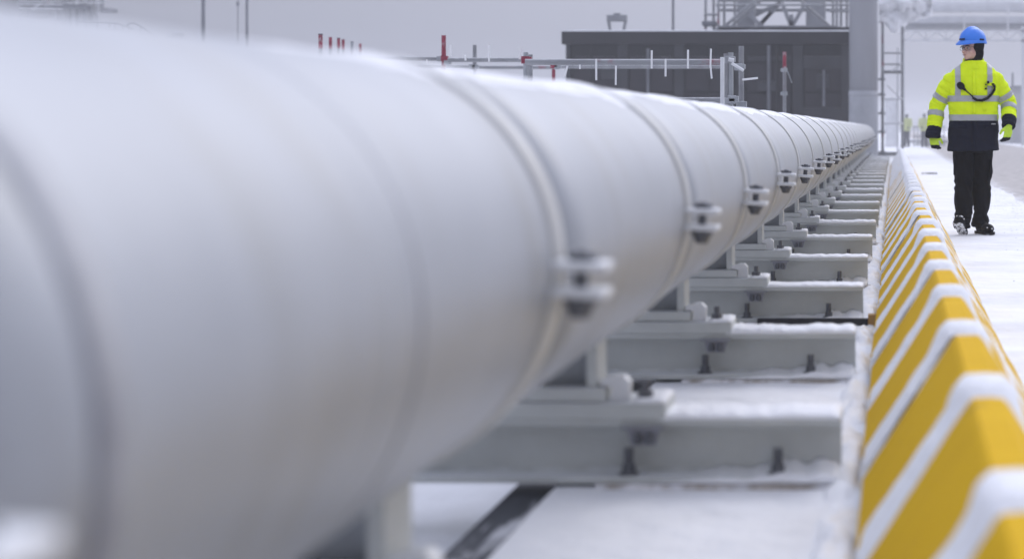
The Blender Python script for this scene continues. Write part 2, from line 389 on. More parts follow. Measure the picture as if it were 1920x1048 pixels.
seam_me = ring_prof([(-.045, PR - .005), (-.045, PR + .0008), (.0, PR + .0018), (.001, PR - .005)]).mesh('sheet_seam', 'clad')
link('sheet_seam', seam_me, pipe, (0, 2.12, 0))
ring_prof([(-.006, PR - .01), (-.006, PR + .002), (.006, PR + .002), (.006, PR - .01)]).build('seam_gap', 'sleeve', pipe, (0, 2.235, 0))
ring_prof([(-.030, PR - .01), (-.030, PR + .0045), (.026, PR + .0045), (.026, PR - .01)]).build('rubber_sleeve', 'sleeve', pipe, (0, 1.345, 0))
# thin uneven snow lying along the crown of the pipe
b = MB(); na = 15; vs = []
yy = steps(.3, PIPE_END, .10, 1.006)
for y in yy:
    near = min(abs(y - q) for q in rings)
    lip = .010 * math.exp(-(near / .10) ** 2)
    for i in range(na):
        t = (i / (na - 1)) * 2 - 1
        wdt = R(30 + 7 * fn(y * 1.9, 5))
        a = math.pi / 2 - t * wdt
        h = max(0, 1 - abs(t) ** 2.2) * (.003 + .004 * fn(y * 2.3, t * 2) + .003 * fn(y * 9, t * 5) + lip * .8) - .0012
        r = PR - .002 + (h + .0035) * max(0, min(1, (y - 1.9) / 1.6))
        vs.append((r * math.cos(a), y, r * math.sin(a)))
b.add(vs, [(j * na + i, j * na + i + 1, (j + 1) * na + i + 1, (j + 1) * na + i) for j in range(len(yy) - 1) for i in range(na - 1)], True)
b.build('crown_snow', 'snow', pipe)
# shoes: welded to the pipe, standing on the beams' bearing plates
BT = 0.182                     # top of the beams
zs0 = BT + .046 - PZ           # underside of the shoe base, in the pipe's own frame
shoe_stem = [MB().box(x, x + .028, -.085, .085, zs0 + .036, -.30, .003).mesh('stem', 'steel') for x in (.072, -.100)]
shoe_base = MB().box(-.135, .125, -.10, .10, zs0, zs0 + .036, .004).mesh('shoe_base', 'steel')
shoe_web = MB().box(-.072, .072, -.012, .012, zs0 + .036, -.31).mesh('shoe_web', 'galv')
NB = int((PIPE_END - BEAM0) / BEAMS)
for k in range(NB + 1):
    y = BEAM0 + BEAMS * k
    s = link('pipe_shoe', shoe_base, pipe, (0, y, 0))
    link('stem', shoe_stem[0], s); link('stem', shoe_stem[1], s); link('shoe_web', shoe_web, s)

# ------------------------------------------------------------------ support beams
XE, XL = -0.150, -1.66
BW, BH, TF, TW = .20, BT - .012, .017, .011
def snow_strip(x0, x1, y0, y1, z, h, seed, dx=.014, back=False, tl=.02):
    m = MB(); xs = [x0 + (x1 - x0) * i / max(2, int((x1 - x0) / dx)) for i in range(max(2, int((x1 - x0) / dx)) + 1)]
    rings_ = []
    for x in xs:
        e = min(1, (x1 - x) / .02 + .6, (x - x0) / tl + (.6 if tl < .1 else .05))
        hh = h * (1 + .5 * fn(x * 9, seed) + .35 * fn(x * 31, seed) + .4 * max(0, fn(x * 60, seed, 3))) * e
        w0 = y0 - .006 * (1 + fn(x * 13, seed + 5)); 
        prof = [(w0, z), (w0 - .001, z + hh * .6), (w0 + .012, z + hh), ((y0 + y1) / 2, z + hh * 1.08), (y1 - .012, z + hh * (1.9 if back else 1)), (y1, z + hh * (2.3 if back else .6)), (y1, z)]
        rings_.append([Vector((x, q[0], q[1])) for q in prof])
    return m.loft(rings_)
beam = thing('support_beam', 'grey steel beam at the bottom edge, only its bracket showing under the pipe', 'steel beam', (0, BEAM0, 0), 0, 'snow-topped steel beams carrying the pipe')
hb = [(-BW / 2, .012), (BW / 2, .012), (BW / 2, .012 + TF), (TW / 2 + .01, .012 + TF), (TW / 2, .012 + TF + .01), (TW / 2, BT - TF - .01), (TW / 2 + .01, BT - TF), (BW / 2, BT - TF), (BW / 2, BT),
      (-BW / 2, BT), (-BW / 2, BT - TF), (-TW / 2 - .01, BT - TF), (-TW / 2, BT - TF - .01), (-TW / 2, .012 + TF + .01), (-TW / 2 - .01, .012 + TF), (-BW / 2, .012 + TF)]
MB().prism(hb, XL, XE, 'x').build('beam_profile', 'steel', beam)
MB().box(-.80, XE + .02, -.118, .118, -.10, .0105, .004).build('grout_pad', 'grout', beam)
snow_strip(-.632, XE, -BW / 2 - .004, BW / 2, BT, .013, 1).build('top_snow', 'snow', beam)
snow_strip(-.64, XE, -BW / 2 - .006, -TW / 2, .014, .020, 8, back=True, tl=.35).build('flange_snow', 'snow', beam)
plate = MB().box(-1.14, -.612, -.112, .10, BT + .001, BT + .044, .005).build('bearing_plate', 'steel', beam)
snow_strip(-.70, -.614, -.112, .10, BT + .044, .010, 3, .015).build('plate_snow', 'snow', plate)
# hooked guide clip that holds the shoe down
hook = [(-.772, BT + .0445), (-.712, BT + .0445), (-.712, BT + .096), (-.728, BT + .112), (-.752, BT + .112), (-.788, BT + .100), (-.788, BT + .087), (-.760, BT + .085), (-.758, BT + .060)]
MB().prism(hook, -.085, -.03).build('guide_clip', 'lug', beam)
MB().prism([(-1.78 - x, z) for x, z in hook], -.085, -.03).build('guide_clip', 'lug', beam)
pb = MB(); pb.tube((-.672, -.06, BT + .044), (-.672, -.06, BT + .100), .011, n=10); pb.tube((-.672, -.06, BT + .0445), (-.672, -.06, BT + .050), .026, n=12)
pb.tube((-.672, -.06, BT + .050), (-.672, -.06, BT + .072), .021, n=6, smooth=False)
pb.build('plate_bolt', 'bolt', beam)
fc = MB().prism([(-.720, BT - TF - .001), (-.626, BT - TF - .001), (-.640, BT - .070), (-.704, BT - .070)], -.104, -.080)
fc.box(-.728, -.618, -.118, -.060, BT - TF - .008, BT - TF - .0015)
fco = fc.build('flange_clamp', 'bracket', beam)
fb = MB()
for x in (-.688, -.656): fb.tube((x, -.106, BT - .066), (x, -.106, BT - .034), .0095, n=10); fb.tube((x, -.1065, BT - .062), (x, -.1065, BT - .044), .0125, n=6, smooth=False)
fb.build('clamp_bolt', 'bolt', fco)
ab = MB(); ab.tube((0, 0, 0), (0, 0, .070), .0125, n=10); ab.tube((0, 0, .001), (0, 0, .006), .028, n=12); ab.tube((0, 0, .006), (0, 0, .028), .018, n=6, smooth=False)
abm = ab.mesh('anchor_bolt', 'bolt')
for x in (-.716, -.318): link('anchor_bolt', abm, beam, (x, -.062, .012 + TF))
GRP = 'snow-topped steel beams carrying the pipe'
tops = [snow_strip(-.632, XE, -BW / 2 - .004, BW / 2, BT, .011 + .003 * (s % 3), 10 + s).mesh('top_snow', 'snow') for s in range(4)]
for k in range(1, NB + 1):
    o = copy_tree(beam); o.location = (random.uniform(-.012, .012), BEAM0 + BEAMS * k, 0); o.rotation_euler = (0, 0, random.uniform(-.006, .006))
    for c in o.children:
        if c.name.startswith('top_snow'): c.data = tops[k % 4]
    if k == 1: o['label'] = 'blurred grey steel beam low in the picture, first whole one from the camera'
    elif k == 3: o['label'] = 'snow-topped steel beam with a black strip and timber wedge along its foot'
    elif k <= 20: o['label'] = 'snow-topped grey steel beam under the pipe, %s whole one from the camera' % ORD[k - 1]
    else: o['label'] = 'tiny snow-topped grey beam near the big column, %s from the far end of the row' % ORD[NB - k]
    if k == 3:
        MB().box(-.66, -.125, -.150, -.119, .0, .034, .003).build('black_strip', 'strip_black', o)  # near-black strip along the foot of this beam
        MB().prism([(-.125, -.13), (-.09, -.13), (-.085, -.05), (-.125, -.05)], .0, .05, 'z').build('timber_wedge', 'timber', o)
# small drifts between the beam ends and the foot of the barriers
b = MB(); yy = steps(2.5, 50, .022, 1.003); nx = 10; vs = []
for y in yy:
    for i in range(nx):
        t = i / (nx - 1); x = -.19 + .125 * t + .012 * fn(y * 3, 8)
        h = .024 + .05 * fn(y * 2.1, t, 3) + .045 * fn(y * 5.3, t * 2, 6) + .02 * fn(y * 15, t * 5)
        vs.append((x, y, max(-.03, h * math.sin(math.pi * min(1, .08 + t)) - .012)))
b.add(vs, [(j * nx + i, j * nx + i + 1, (j + 1) * nx + i + 1, (j + 1) * nx + i) for j in range(len(yy) - 1) for i in range(nx - 1)], True)
tag(b.build('snow_drift', 'snow'), kind='stuff')

# ------------------------------------------------------------------ barrier blocks
BLK = 2 * PERIOD
BX, BHALF, BTOP, BHT = .175, .262, .034, .433
block = thing('barrier_block', '', 'barrier', (BX, 0, 0), 0, 'yellow and white barrier blocks in a row along the walkway')
prof = [(-BHALF, .045), (-BHALF, .075), (-BTOP - .006, BHT - .012), (-BTOP + .006, BHT), (BTOP - .006, BHT), (BTOP + .006, BHT - .012), (BHALF, .075), (BHALF, .045)]
m = MB().prism(prof, .0015, BLK - .0015)
for y0, y1 in ((.006, .30), (.62, BLK - .62), (BLK - .30, BLK - .006)):   # feet with slots between them
    m.box(-BHALF + .004, BHALF - .004, y0, y1, -.02, .0449)
m.build('barrier_body', 'barrier', block)
def cap_mesh(seed):
    """snow that clings to one white band: a hump over the ridge that thins out down the near slope"""
    m = MB(); ya, yb = -.01, PERIOD * WHITE_F; ny, ns = 13, 26
    path = [(-BHALF, .075), (-BTOP - .006, BHT - .012), (-BTOP + .006, BHT), (BTOP - .006, BHT), (BTOP + .006, BHT - .012), (BHALF, .075)]
    P2 = [Vector(p) for p in path]; seg = [(P2[i + 1] - P2[i]).length for i in range(5)]
    cuts = []
    for i in range(17): cuts.append((0, .08 + .92 * i / 16))
    cuts += [(1, .5), (2, 0), (2, .5), (3, 0), (3, .5), (4, 0.0)] + [(4, .06), (4, .13), (4, .2), (4, .28)]
    nrm = [Vector((-(P2[i + 1] - P2[i]).y, (P2[i + 1] - P2[i]).x)).normalized() for i in range(5)]
    rows = []
    for (sgi, t) in cuts:
        p = P2[sgi].lerp(P2[sgi + 1], t); n = nrm[sgi] if 0 < t < 1 else (nrm[sgi] + nrm[min(4, sgi + 1) if t >= 1 else max(0, sgi - 1)]).normalized()
        topness = max(0, n.y) ** 2; z = p.y
        row = []
        for j in range(ny):
            e = j / (ny - 1) * 2 - 1
            q = abs((e + .45) / (.55 if e < -.45 else 1.45)); prof_ = max(0, 1 - q ** (3.2 if e < -.45 else 2.0))
            th = (.011 + .017 * max(0, (z - .35) / .083) ** 1.5) * prof_ * (1 + .5 * fn(j * .8 + seed * 9, z * 16, seed)) + .002 * fn(j * 2.1, z * 50, seed + 3) - .0004
            if sgi == 4: th *= max(0, 1 - t / .3)
            yj = ya + (yb * (1 + (.55 * max(0, 1 - z / BHT) if sgi == 0 else 0)) - ya) * j / (ny - 1) + .026 * fn(z * 17, seed, e * .4) * (1 if abs(e) > .6 else .4)
            row.append((p.x + n.x * th, yj, p.y + n.y * th))
        rows.append(row)
    vs = [p for r in rows for p in r]
    return m.add(vs, [(i * ny + j, i * ny + j + 1, (i + 1) * ny + j + 1, (i + 1) * ny + j) for i in range(len(rows) - 1) for j in range(ny - 1)], True).mesh('snow_cap', 'snow')
def side_mesh(seed):
    """snow banked against the walkway side"""
    m = MB(); nx_, nz_ = 40, 9; vs = []
    n = Vector((.347, .224)).normalized()
    for i in range(nx_):
        y = -.02 + (BLK + .04) * i / (nx_ - 1); top = .60 + .25 * fn(y * 3.1, seed, 2) + .12 * fn(y * 9, seed)
        fade = max(0, min(1, (y + .01) / .12, (BLK + .01 - y) / .12)); fade = fade * fade * (3 - 2 * fade)
        for j in range(nz_):
            t = j / (nz_ - 1); k = t * top; x = BHALF + (BTOP - BHALF) * k + .030 * fade * (1 - t) ** 2; z = .075 + (BHT - .085) * k - .135 * (1 - t) ** 2
            th = .011 * fade * max(0, 1 - t ** 3) * (1 + .6 * fn(y * 6, t * 4, seed)) - .001 - .003 * (1 - fade)
            vs.append((x + n.x * th, y, z + n.y * th))
    return m.add(vs, [(i * nz_ + j, i * nz_ + j + 1, (i + 1) * nz_ + j + 1, (i + 1) * nz_ + j) for i in range(nx_ - 1) for j in range(nz_ - 1)], True).mesh('side_snow', 'snow')
link('side_snow', side_mesh(1), block)
sides = [side_mesh(s + 1) for s in range(4)]
caps = [cap_mesh(s) for s in range(6)]
for k in range(2): link('snow_cap', caps[k], block, (0, PERIOD * k, 0))
B0 = 3600 * .000725 - BLK    # a white band starts here in the photo
for k in range(0, 22):
    o = block if k == 0 else copy_tree(block)
    o.location = (BX + random.uniform(-.006, .006), B0 + BLK * k, 0); o.rotation_euler = (0, 0, random.uniform(-.003, .003))
    if k:
        for c in o.children:
            if c.name.startswith('side_snow'): c.data = sides[k % 4]
        for i, c in enumerate([c for c in o.children if c.name.startswith('snow_cap')]): c.data = caps[(k * 2 + i) % 6]
    o['label'] = ('yellow and white striped barrier block at the lower right corner' if k == 0 else
                  'snow-capped striped barrier block, last of the row by the far worker' if k == 21 else
                  'yellow and white striped barrier block, %s in the row from the camera' % ORD[k])

# ------------------------------------------------------------------ dark building behind the pipe
YB = 60.0
bx0, bx1 = P(1061, 0, YB).x, P(1604, 0, YB).x
ztop = P(0, 60, YB).z; zf = P(0, 84, YB).z
bld = thing('building', 'low dark grey building with flat roof edge standing behind the pipe', 'building', (0, YB, 0))
MB().box(bx0, bx1, 0, 9, 0, zf).build('wall', 'wall', bld)
MB().box(bx0 - .10, bx1 + .05, -.22, 9.2, zf + .002, ztop, .015).build('roof_edge', 'fascia', bld)
snow_strip(bx0 - .1, bx1 + .05, -.21, .4, ztop, .035, 2, .3).build('roof_snow', 'snow', bld)
for u, wd in ((1066, .10), (1168, .32), (1274, .30), (1388, .22), (1496, .32), (1585, .25)):
    x = P(u, 0, YB).x; MB().box(x - wd / 2, x + wd / 2, -.12, -.002, 0, zf, .01).build('pilaster', 'pilaster', bld)
ul = [1066, 1168, 1274, 1388, 1496, 1590]
for i in range(5):
    xa, xb = P(ul[i], 0, YB).x + .22, P(ul[i + 1], 0, YB).x - .22
    for za, zb in ((.15, .95), (1.0, 2.05), (2.12, 3.0)):
        MB().box(xa, xb, -.05, -.003, za, zb, .008).build('wall_panel', 'panel', bld)
    MB().box(xa, xb, -.09, -.003, 3.06, 3.20, .01).build('ledge', 'pilaster', bld)
x0, x1 = P(1500, 0, YB).x, P(1588, 0, YB).x
MB().box(x0, x1, -.10, -.051, P(0, 130, YB).z, P(0, 106, YB).z, .01).build('pale_band', 'pilaster', bld)
MB().box(x0 - .1, x1, -.10, -.051, P(0, 226, YB).z, P(0, 203, YB).z, .01).build('pale_band', 'pilaster', bld)
MB().box(P(1345, 0, YB).x, bx1 - .02, .3, 8, ztop + .04, P(0, 50, YB).z, .02).build('roof_curb', 'fascia', bld)
for i, (u, v0, v1, r) in enumerate(((1110, 88, 200, .035), (1216, 92, 200, .05), (1330, 90, 200, .03), (1442, 86, 226, .055), (1457, 86, 226, .035), (1545, 132, 200, .04))):
    a, c = P(u, v0, YB), P(u, v1, YB); MB().tube((a.x, -.14, a.z), (c.x, -.14, c.z), r, n=8).build('wall_pipe', 'moddark' if i % 2 else 'wall', bld)
for u, v, wd, hh in ((1128, 150, .5, .35), (1362, 132, .35, .5), (1420, 172, .6, .3), (1530, 168, .4, .45)):
    a = P(u, v, YB); MB().box(a.x, a.x + wd, -.16, -.051, a.z, a.z + hh, .015).build('junction_box', 'pilaster', bld)
# tapered hood frame on the roof
hd = thing('roof_hood', 'small open tapered metal frame standing on the roof of dark building', 'roof frame', P(1157, 60, YB + 2) + Vector((0, 0, .0)))
k60 = (YB + 2) / 3600
MB().box(-18.5 * k60, 18.5 * k60, -.15, .15, 19 * k60, 31 * k60, .012).build('head', 'module', hd)
MB().box(-6 * k60, 6 * k60, -.1, .1, 31.1 * k60, 34 * k60).build('lid', 'moddark', hd)
for s in (-1, 1):
    MB().prism([(s * 18 * k60, 18.9 * k60), (s * 13.5 * k60, 18.9 * k60), (s * 10.5 * k60, 0), (s * 14 * k60, 0)], -.12, .12).build('leg', 'module', hd)
# steel module and scaffold on the roof
YM = 64.0
md = thing('steel_module', 'grey steel frame with diagonal braces rising above the dark building', 'steel frame', (0, YM, 0))
def bar(u0, v0, u1, v1, wpx, Y, name, m, par, dep=.25):
    a, c = P(u0, v0, Y), P(u1, v1, Y); wd = wpx * Y / FPX / 2; d = (c - a); n = Vector((-d.z, 0, d.x)).normalized() * wd
    oy = par.location.y if par else 0; ox = par.location.x if par else 0; oz = par.location.z if par else 0
    pts = [a + n, a - n, c - n, c + n]; MB().prism([(p.x - ox, p.z - oz) for p in pts], Y - oy - dep / 2, Y - oy + dep / 2).build(name, m, par)
bar(1400, -70, 1400, 58, 32, YM, 'column', 'module', md, .8)
bar(1530, -70, 1530, 58, 36, YM, 'column', 'module', md, .8)
bar(1350, -2, 1592, -2, 12, YM + .7, 'cross_beam', 'module', md)
bar(1350, 20, 1592, 20, 5, YM + .7, 'cross_beam', 'module', md)
for a in ((1416, 56, 1464, 6), (1464, 6, 1414, 30), (1436, 56, 1400, 24), (1484, 52, 1466, 6), (1484, 52, 1512, 4), (1424, 50, 1446, 24), (1512, 10, 1546, 52), (1484, 56, 1484, 28)):
    bar(*a, 7, YM - .5 if a[0] % 8 else YM + .45, 'brace', 'module', md, .15)
bar(1340, 58, 1592, 58, 6, YM, 'sill_beam', 'moddark', md, 1.2)
sf = thing('roof_scaffold', 'red and grey tube scaffold standing on the roof beside grey column', 'scaffold', (0, 61, 0))
def tube(u0, v0, u1, v1, Y, r, name, m, par, Y1=None, n=10):
    a, c = P(u0, v0, Y), P(u1, v1, Y1 or Y); o = par.location if par else Vector()
    return MB().tube(a - o, c - o, r, n=n).build(name, m, par)
for u, v1, m in ((1323, 56, 'redtube'), (1338, 56, 'tube'), (1347, 84, 'redtube'), (1358, 56, 'tube'), (1378, 50, 'tube'), (1562, 56, 'redtube'), (1569, 88, 'tube'), (1577, 50, 'tube'), (1588, 52, 'tube')):
    tube(u, -80, u, v1, 60.6 if v1 > 80 else 61, .042, 'standard', m, sf)
for v, a, c in ((10, 1342, 1592), (52, 1346, 1575), (-30, 1320, 1592), (28, 1320, 1350), (22, 1556, 1592)):
    tube(a, v, c, v, 60.9, .042, 'ledger', 'tube', sf)
tube(1352, 56, 1425, -6, 60.7, .06, 'diagonal', 'tube', sf); tube(1372, 50, 1440, -10, 61.2, .05, 'diagonal', 'tube', sf)
tube(1490, -8, 1556, 50, 61.2, .05, 'diagonal', 'tube', sf)
o = sf.location
MB().box(P(1348, 0, 61).x, P(1572, 0, 61).x, -.5, .5, P(0, 55, 61).z, P(0, 50, 61).z - .0).build('deck', 'tube', sf)
MB().box(P(1318, 0, 61).x, P(1345, 0, 61).x, -.4, .3, P(0, 50, 61).z, P(0, 41, 61).z, .03).build('bundled_boards', 'moddark', sf)
# the round column
cx = P(1619, 0, 56.5).x; cr = 27.0 * 56.5 / FPX
colm = thing('column', 'tall round grey steel column rising at the far end of pipe', 'column', (cx, 56.5, 0))
def rnd(r, z, n=40): return [Vector((r * math.cos(2 * math.pi * i / n), r * math.sin(2 * math.pi * i / n), z)) for i in range(n)]
zi = P(0, 170, 56.5).z
MB().loft([rnd(cr, zi), rnd(cr, 7.6)]).build('shaft', 'column', colm)
MB().loft([rnd(cr * 1.02, 0), rnd(cr * 1.02, zi - .02), rnd(cr * 1.012, zi - .003)]).build('frosted_sleeve', 'ice', colm)
MB().loft([rnd(cr * 1.035, zi - .18), rnd(cr * 1.035, zi - .06)]).build('collar', 'ice', colm)

# ------------------------------------------------------------------ tube railing behind the pipe
rl = thing('tube_railing', 'scaffold tube railing with white cable ties behind the pipe', 'railing', (0, 14.6, 0))
def coupler(u, v, Y, par, r=.032, m='galv'):
    p = P(u, v, Y) - par.location
    return MB().tube(p + Vector((0, 0, -.028)), p + Vector((0, 0, .028)), r, n=10).box(p.x - .02, p.x + .055, p.y - .055, p.y - .01, p.z - .022, p.z + .022, .004).build('coupler', m, par)
tube(985, 117, 1357, 117, 14.6, .0242, 'rail', 'redtube', rl)
tube(840, 113, 990, 113, 20.3, .0242, 'rail', 'tube', rl)
tube(690, 111, 842, 111, 21, .0242, 'rail', 'tube', rl)
tube(1035, 126, 1362, 126, 25.5, .0242, 'rail', 'tube', rl)
tube(890, 127, 1037, 127, 25.5, .0242, 'rail', 'redtube', rl)
tube(760, 126, 892, 126, 25.6, .0242, 'rail', 'tube', rl)
tube(1230, 188, 1358, 188, 17, .0242, 'rail', 'redtube', rl)
for u, v0, Y, m, r in ((832, 67, 20.6, 'red', .0242), (890, 85, 24, 'tube', .0242), (986, 99, 18.0, 'galv', .0242), (994, 103, 17.6, 'tube', .0242), (1038, 119, 26, 'red', .0242)):
    a = P(u, v0, Y); MB().tube((a.x, Y - 14.6, 0), (a.x, Y - 14.6, a.z), r, n=12).build('standard', m, rl)
for u, v, Y, m in ((832, 110, 20.5, 'red'), (838, 118, 20.5, 'galv'), (824, 111, 20.6, 'galv'), (890, 126, 21.9, 'galv'), (884, 126, 21.9, 'galv'), (985, 113, 14.7, 'red'), (1037, 124, 21.4, 'red'), (1044, 126, 21.4, 'galv')):
    coupler(u, v, Y, rl, m=m)
# end frame of the railing
fr = MB(); p0, p1 = P(1351, 108, 14.5), P(1358, 200, 14.5)
MB().box(p0.x, p1.x, -.13, -.09, 0, p0.z, .004).build('end_board', 'lug', rl)
for u, v0, Y, m in ((1362, 101, 14.9, 'tube'), (1370, 99, 14.9, 'galv'), (1390, 87, 15.6, 'tube')):
    a = P(u, v0, Y); MB().tube((a.x, Y - 14.6, 0), (a.x, Y - 14.6, a.z), .0215, n=12).build('standard', m, rl)
for u, v, Y in ((1366, 112, 14.8), (1372, 186, 14.8), (1366, 190, 14.8), (1384, 126, 15.5), (1388, 196, 15.5)): coupler(u, v, Y, rl)
tube(1366, 112, 1376, 114, 14.7, .016, 'hook', 'lug', rl); tube(1372, 119, 1394, 133, 14.7, .012, 'hook', 'lug', rl)
tube(1382, 126, 1398, 126, 15.5, .02, 'hook', 'tube', rl); tube(1392, 150, 1421, 147, 15.4, .0085, 'hook', 'tie', rl)
for u, v0, u1, v1, Y in ((845, 85, 845, 106, 14.75), (872, 103, 873, 114, 14.75), (917, 85, 917, 116, 14.75), (978, 92, 974, 112, 14.75), (1064, 124, 1059, 144, 14.55), (1118, 111, 1118, 151, 14.55), (1155, 124, 1154.5, 160, 14.55),
                       (1222, 95, 1222, 129, 14.55), (1248, 111, 1248, 144, 14.55), (1290, 94, 1290, 129, 14.55), (1333, 92, 1332, 128, 14.55), (1332, 122, 1334.5, 148, 14.55), (800, 112, 800, 120, 20.9), (1087, 122, 1087.5, 130, 14.55)):
    a, c = P(u, v0, Y), P(u1, v1, Y); MB().tube((a.x, Y - 14.6, a.z), (c.x, Y - 14.6, c.z), .0075, n=6).build('cable_tie', 'tie', rl)
pt = thing('scaffold_post', 'lone scaffold post with red top standing before the dark building', 'post', (P(1471, 0, 26).x, 26, 0))
zp = P(0, 98, 26).z; zr = P(0, 131, 26).z
MB().tube((0, 0, 0), (0, 0, zr), .0242, n=12).build('lower_tube', 'tube', pt); MB().tube((0, 0, zr), (0, 0, zp), .0246, n=12).build('red_end', 'red', pt)
for v in (132, 176):
    z = P(0, v, 26).z; MB().tube((0, 0, z - .025), (0, 0, z + .025), .04, n=10).box(-.055, .0, -.02, .02, z - .02, z + .02, .004).build('coupler', 'galv', pt)
MB().tube((.04, 0, P(0, 134, 26).z), (.10, 0, P(0, 156, 26).z), .008, n=6).build('hook', 'galv', pt)
lab = ['tallest red post end over the pipe, leftmost of the six stubs', 'short red post end, next to the tallest one', 'red post end, left one of the close middle pair',
       'red post end, right one of the close middle pair', 'grey capped post end, second to last of the six stubs', 'smallest red post end, last of the six stubs before the railing']
for i, (u, v, Y) in enumerate(((601, 66, 22), (619.5, 72, 28), (635, 73, 30), (643.5, 76, 31), (660, 80, 33), (675.5, 84, 37))):
    a = P(u, v, Y); t = thing('post', lab[i], 'post', (a.x, Y, 0), 0, 'red scaffold post ends showing above the pipe')
    MB().tube((0, 0, 0), (0, 0, a.z - .16), .0235, n=12).build('lower_tube', 'tube', t)
    MB().tube((0, 0, a.z - .16), (0, 0, a.z), .0245, n=12).build('upper_tube', 'red' if i != 4 else 'galv', t)
    MB().tube((0, 0, a.z + .0005), (0, 0, a.z + .012), .027, n=12).build('cap', 'red' if i % 2 else 'bolt', t)
# tall thin poles in the haze
for u, wpx, Y, lb, vt in ((381, 7.5, 75, 'thick grey pole standing alone in the haze above the pipe', -60), (463, 5.5, 82, 'slimmer grey pole beside the thick one in the haze', -60),
                      (446, 2.0, 95, 'hair-thin grey mast between the two grey poles', -40), (1262, 5, 72, 'slim grey pole rising behind the roof of dark building', -60)):
    a = P(u, vt, Y); r = wpx * Y / FPX / 2
    t = thing('pole', lb, 'pole', (a.x, Y, 0), 0, 'tall poles in the haze')
    MB().tube((0, 0, 0), (0, 0, a.z), r, r * .92, n=14).build('shaft', 'moddark', t); MB().tube((0, 0, 0), (0, 0, .03), r * 2.6, n=12).build('base_plate', 'moddark', t)
    if wpx < 3:
        z = P(0, 8, Y).z; MB().box(-.07, .07, -.05, .05, z - .1, z + .1, .01).build('bracket', 'moddark', t)

# ------------------------------------------------------------------ hazy plant at the left
YL = 120.0
pm = thing('process_module', 'hazy grey process module with decks at the far left', 'plant module', (0, YL, 0))
def rect(u0, v0, u1, v1, Y, par, name, m, d=2.0, y0=0):
    a, c = P(u0, v1, Y + y0), P(u1, v0, Y + y0); o = par.location
    return MB().box(a.x - o.x, c.x - o.x, Y + y0 - d / 2 - o.y, Y + y0 + d / 2 - o.y, a.z - o.z, c.z - o.z).build(name, m, par)
rect(116, 14, 190, 21, YL, pm, 'deck', 'moddark', 5); rect(18, 8, 120, 13, YL, pm, 'deck', 'module', 5, 2)
rect(18, 20, 118, 26, YL, pm, 'deck', 'moddark', 5, 2); rect(-20, -40, 14, 30, YL, pm, 'tank_wall', 'moddark', 3, -6)
rect(74, 26, 110, 40, YL, pm, 'equipment_box', 'moddark', 3, 2); rect(30, 26, 60, 36, YL, pm, 'equipment_box', 'module', 3, 2)
rect(38, -40, 70, 12, YL, pm, 'equipment_box', 'moddark', 3, 3); rect(80, -40, 100, 20, YL, pm, 'equipment_box', 'moddark', 3, 3)
rect(142, 21, 160, 60, YL, pm, 'column', 'moddark', 2); rect(186, -40, 192, 15, YL, pm, 'column', 'moddark', .5)
for u in (20, 26, 105, 118, 124, 136, 150, 163, 173, 182): rect(u, -40 if u < 150 else -20, u + 3, 60, YL, pm, 'post', 'module', .4, -1.5)
for v in (2, 9, 17): rect(16, v, 118, v + 1.4, YL, pm, 'rail', 'lightmetal_hazed', .1, -2.6)
for v in (-2, 5): rect(118, v, 192, v + 1.4, YL, pm, 'rail', 'lightmetal_hazed', .1, -2.6)
for u0, v0, u1, v1 in ((118, 12, 150, -10), (150, 12, 185, -10), (60, 20, 90, -5)):
    bar(u0, v0, u1, v1, 3, YL - 1, 'brace', 'module', pm, .3)
sr = thing('stair_railing', 'faint thin handrail sloping down beside the hazy module', 'railing', (0, 100, 0))
for pts in ([(150, 44), (205, 45), (222, 47), (235, 52), (250, 58)], [(236, 54), (240, 47), (252, 45), (268, 54), (290, 72)], [(180, 58), (225, 58)]):
    MB().path([P(u, v, 100) - sr.location for u, v in pts], .045, 6).build('handrail', 'moddark', sr)
for u, v in ((183, 45), (205, 45), (216, 47), (230, 50), (241, 48), (264, 52)):
    a = P(u, v, 100); MB().tube((a.x, 0, a.z), (a.x, 0, 0), .035, n=6).build('baluster', 'moddark', sr)
tk = thing('round_tank', 'small round hazy shape low over the pipe by the thick pole', 'tank', (0, 110, 0))
p = P(334, 71, 110) - tk.location
MB().ell(p, (.32, .5, .33)).build('tank_shell', 'moddark', tk); p2 = P(324, 72, 110) - tk.location
MB().box(p2.x - .25, p2.x + .25, -.3, .3, p2.z - .25, p2.z + .12, .04).build('tank_box', 'moddark', tk)
MB().tube((p.x, 0, 0), (p.x, 0, p.z - .2), .1).build('tank_leg', 'moddark', tk)

# ------------------------------------------------------------------ hazy gantry, sheeting, scaffold ladder on the right
YG = 108.0
gt = thing('pipe_gantry', 'pale hazy gantry with lattice girder spanning the walkway behind the worker', 'gantry', (0, YG, 0))
z0 = 0
for u in (1693, 1918, 2060):
    bar(u, 50, u, 273.5, 6, YG, 'post', 'lightmetal_hazed', gt, .2)
bar(1690, 59, 2062, 59, 4, YG, 'girder_chord', 'lightmetal_hazed', gt, .2); bar(1690, 77, 2062, 77, 4, YG, 'girder_chord', 'lightmetal_hazed', gt, .2)
ux = 1700
while ux < 2040:
    bar(ux, 76, ux + 18, 60, 2.6, YG, 'lattice_bar', 'lightmetal_hazed', gt, .08); bar(ux + 18, 60, ux + 36, 76, 2.6, YG, 'lattice_bar', 'lightmetal_hazed', gt, .08)
    bar(ux + 54 / 2 + 9, 77, ux + 54 / 2 + 9, 59, 2.2, YG, 'lattice_bar', 'lightmetal_hazed', gt, .08); ux += 38
rect(1690, 47, 2062, 55, YG, gt, 'deck', 'module', 3, 1.6)
rect(1660, 32, 2062, 45, YG, gt, 'box_beam', 'lightmetal_hazed', 1, 1.6)
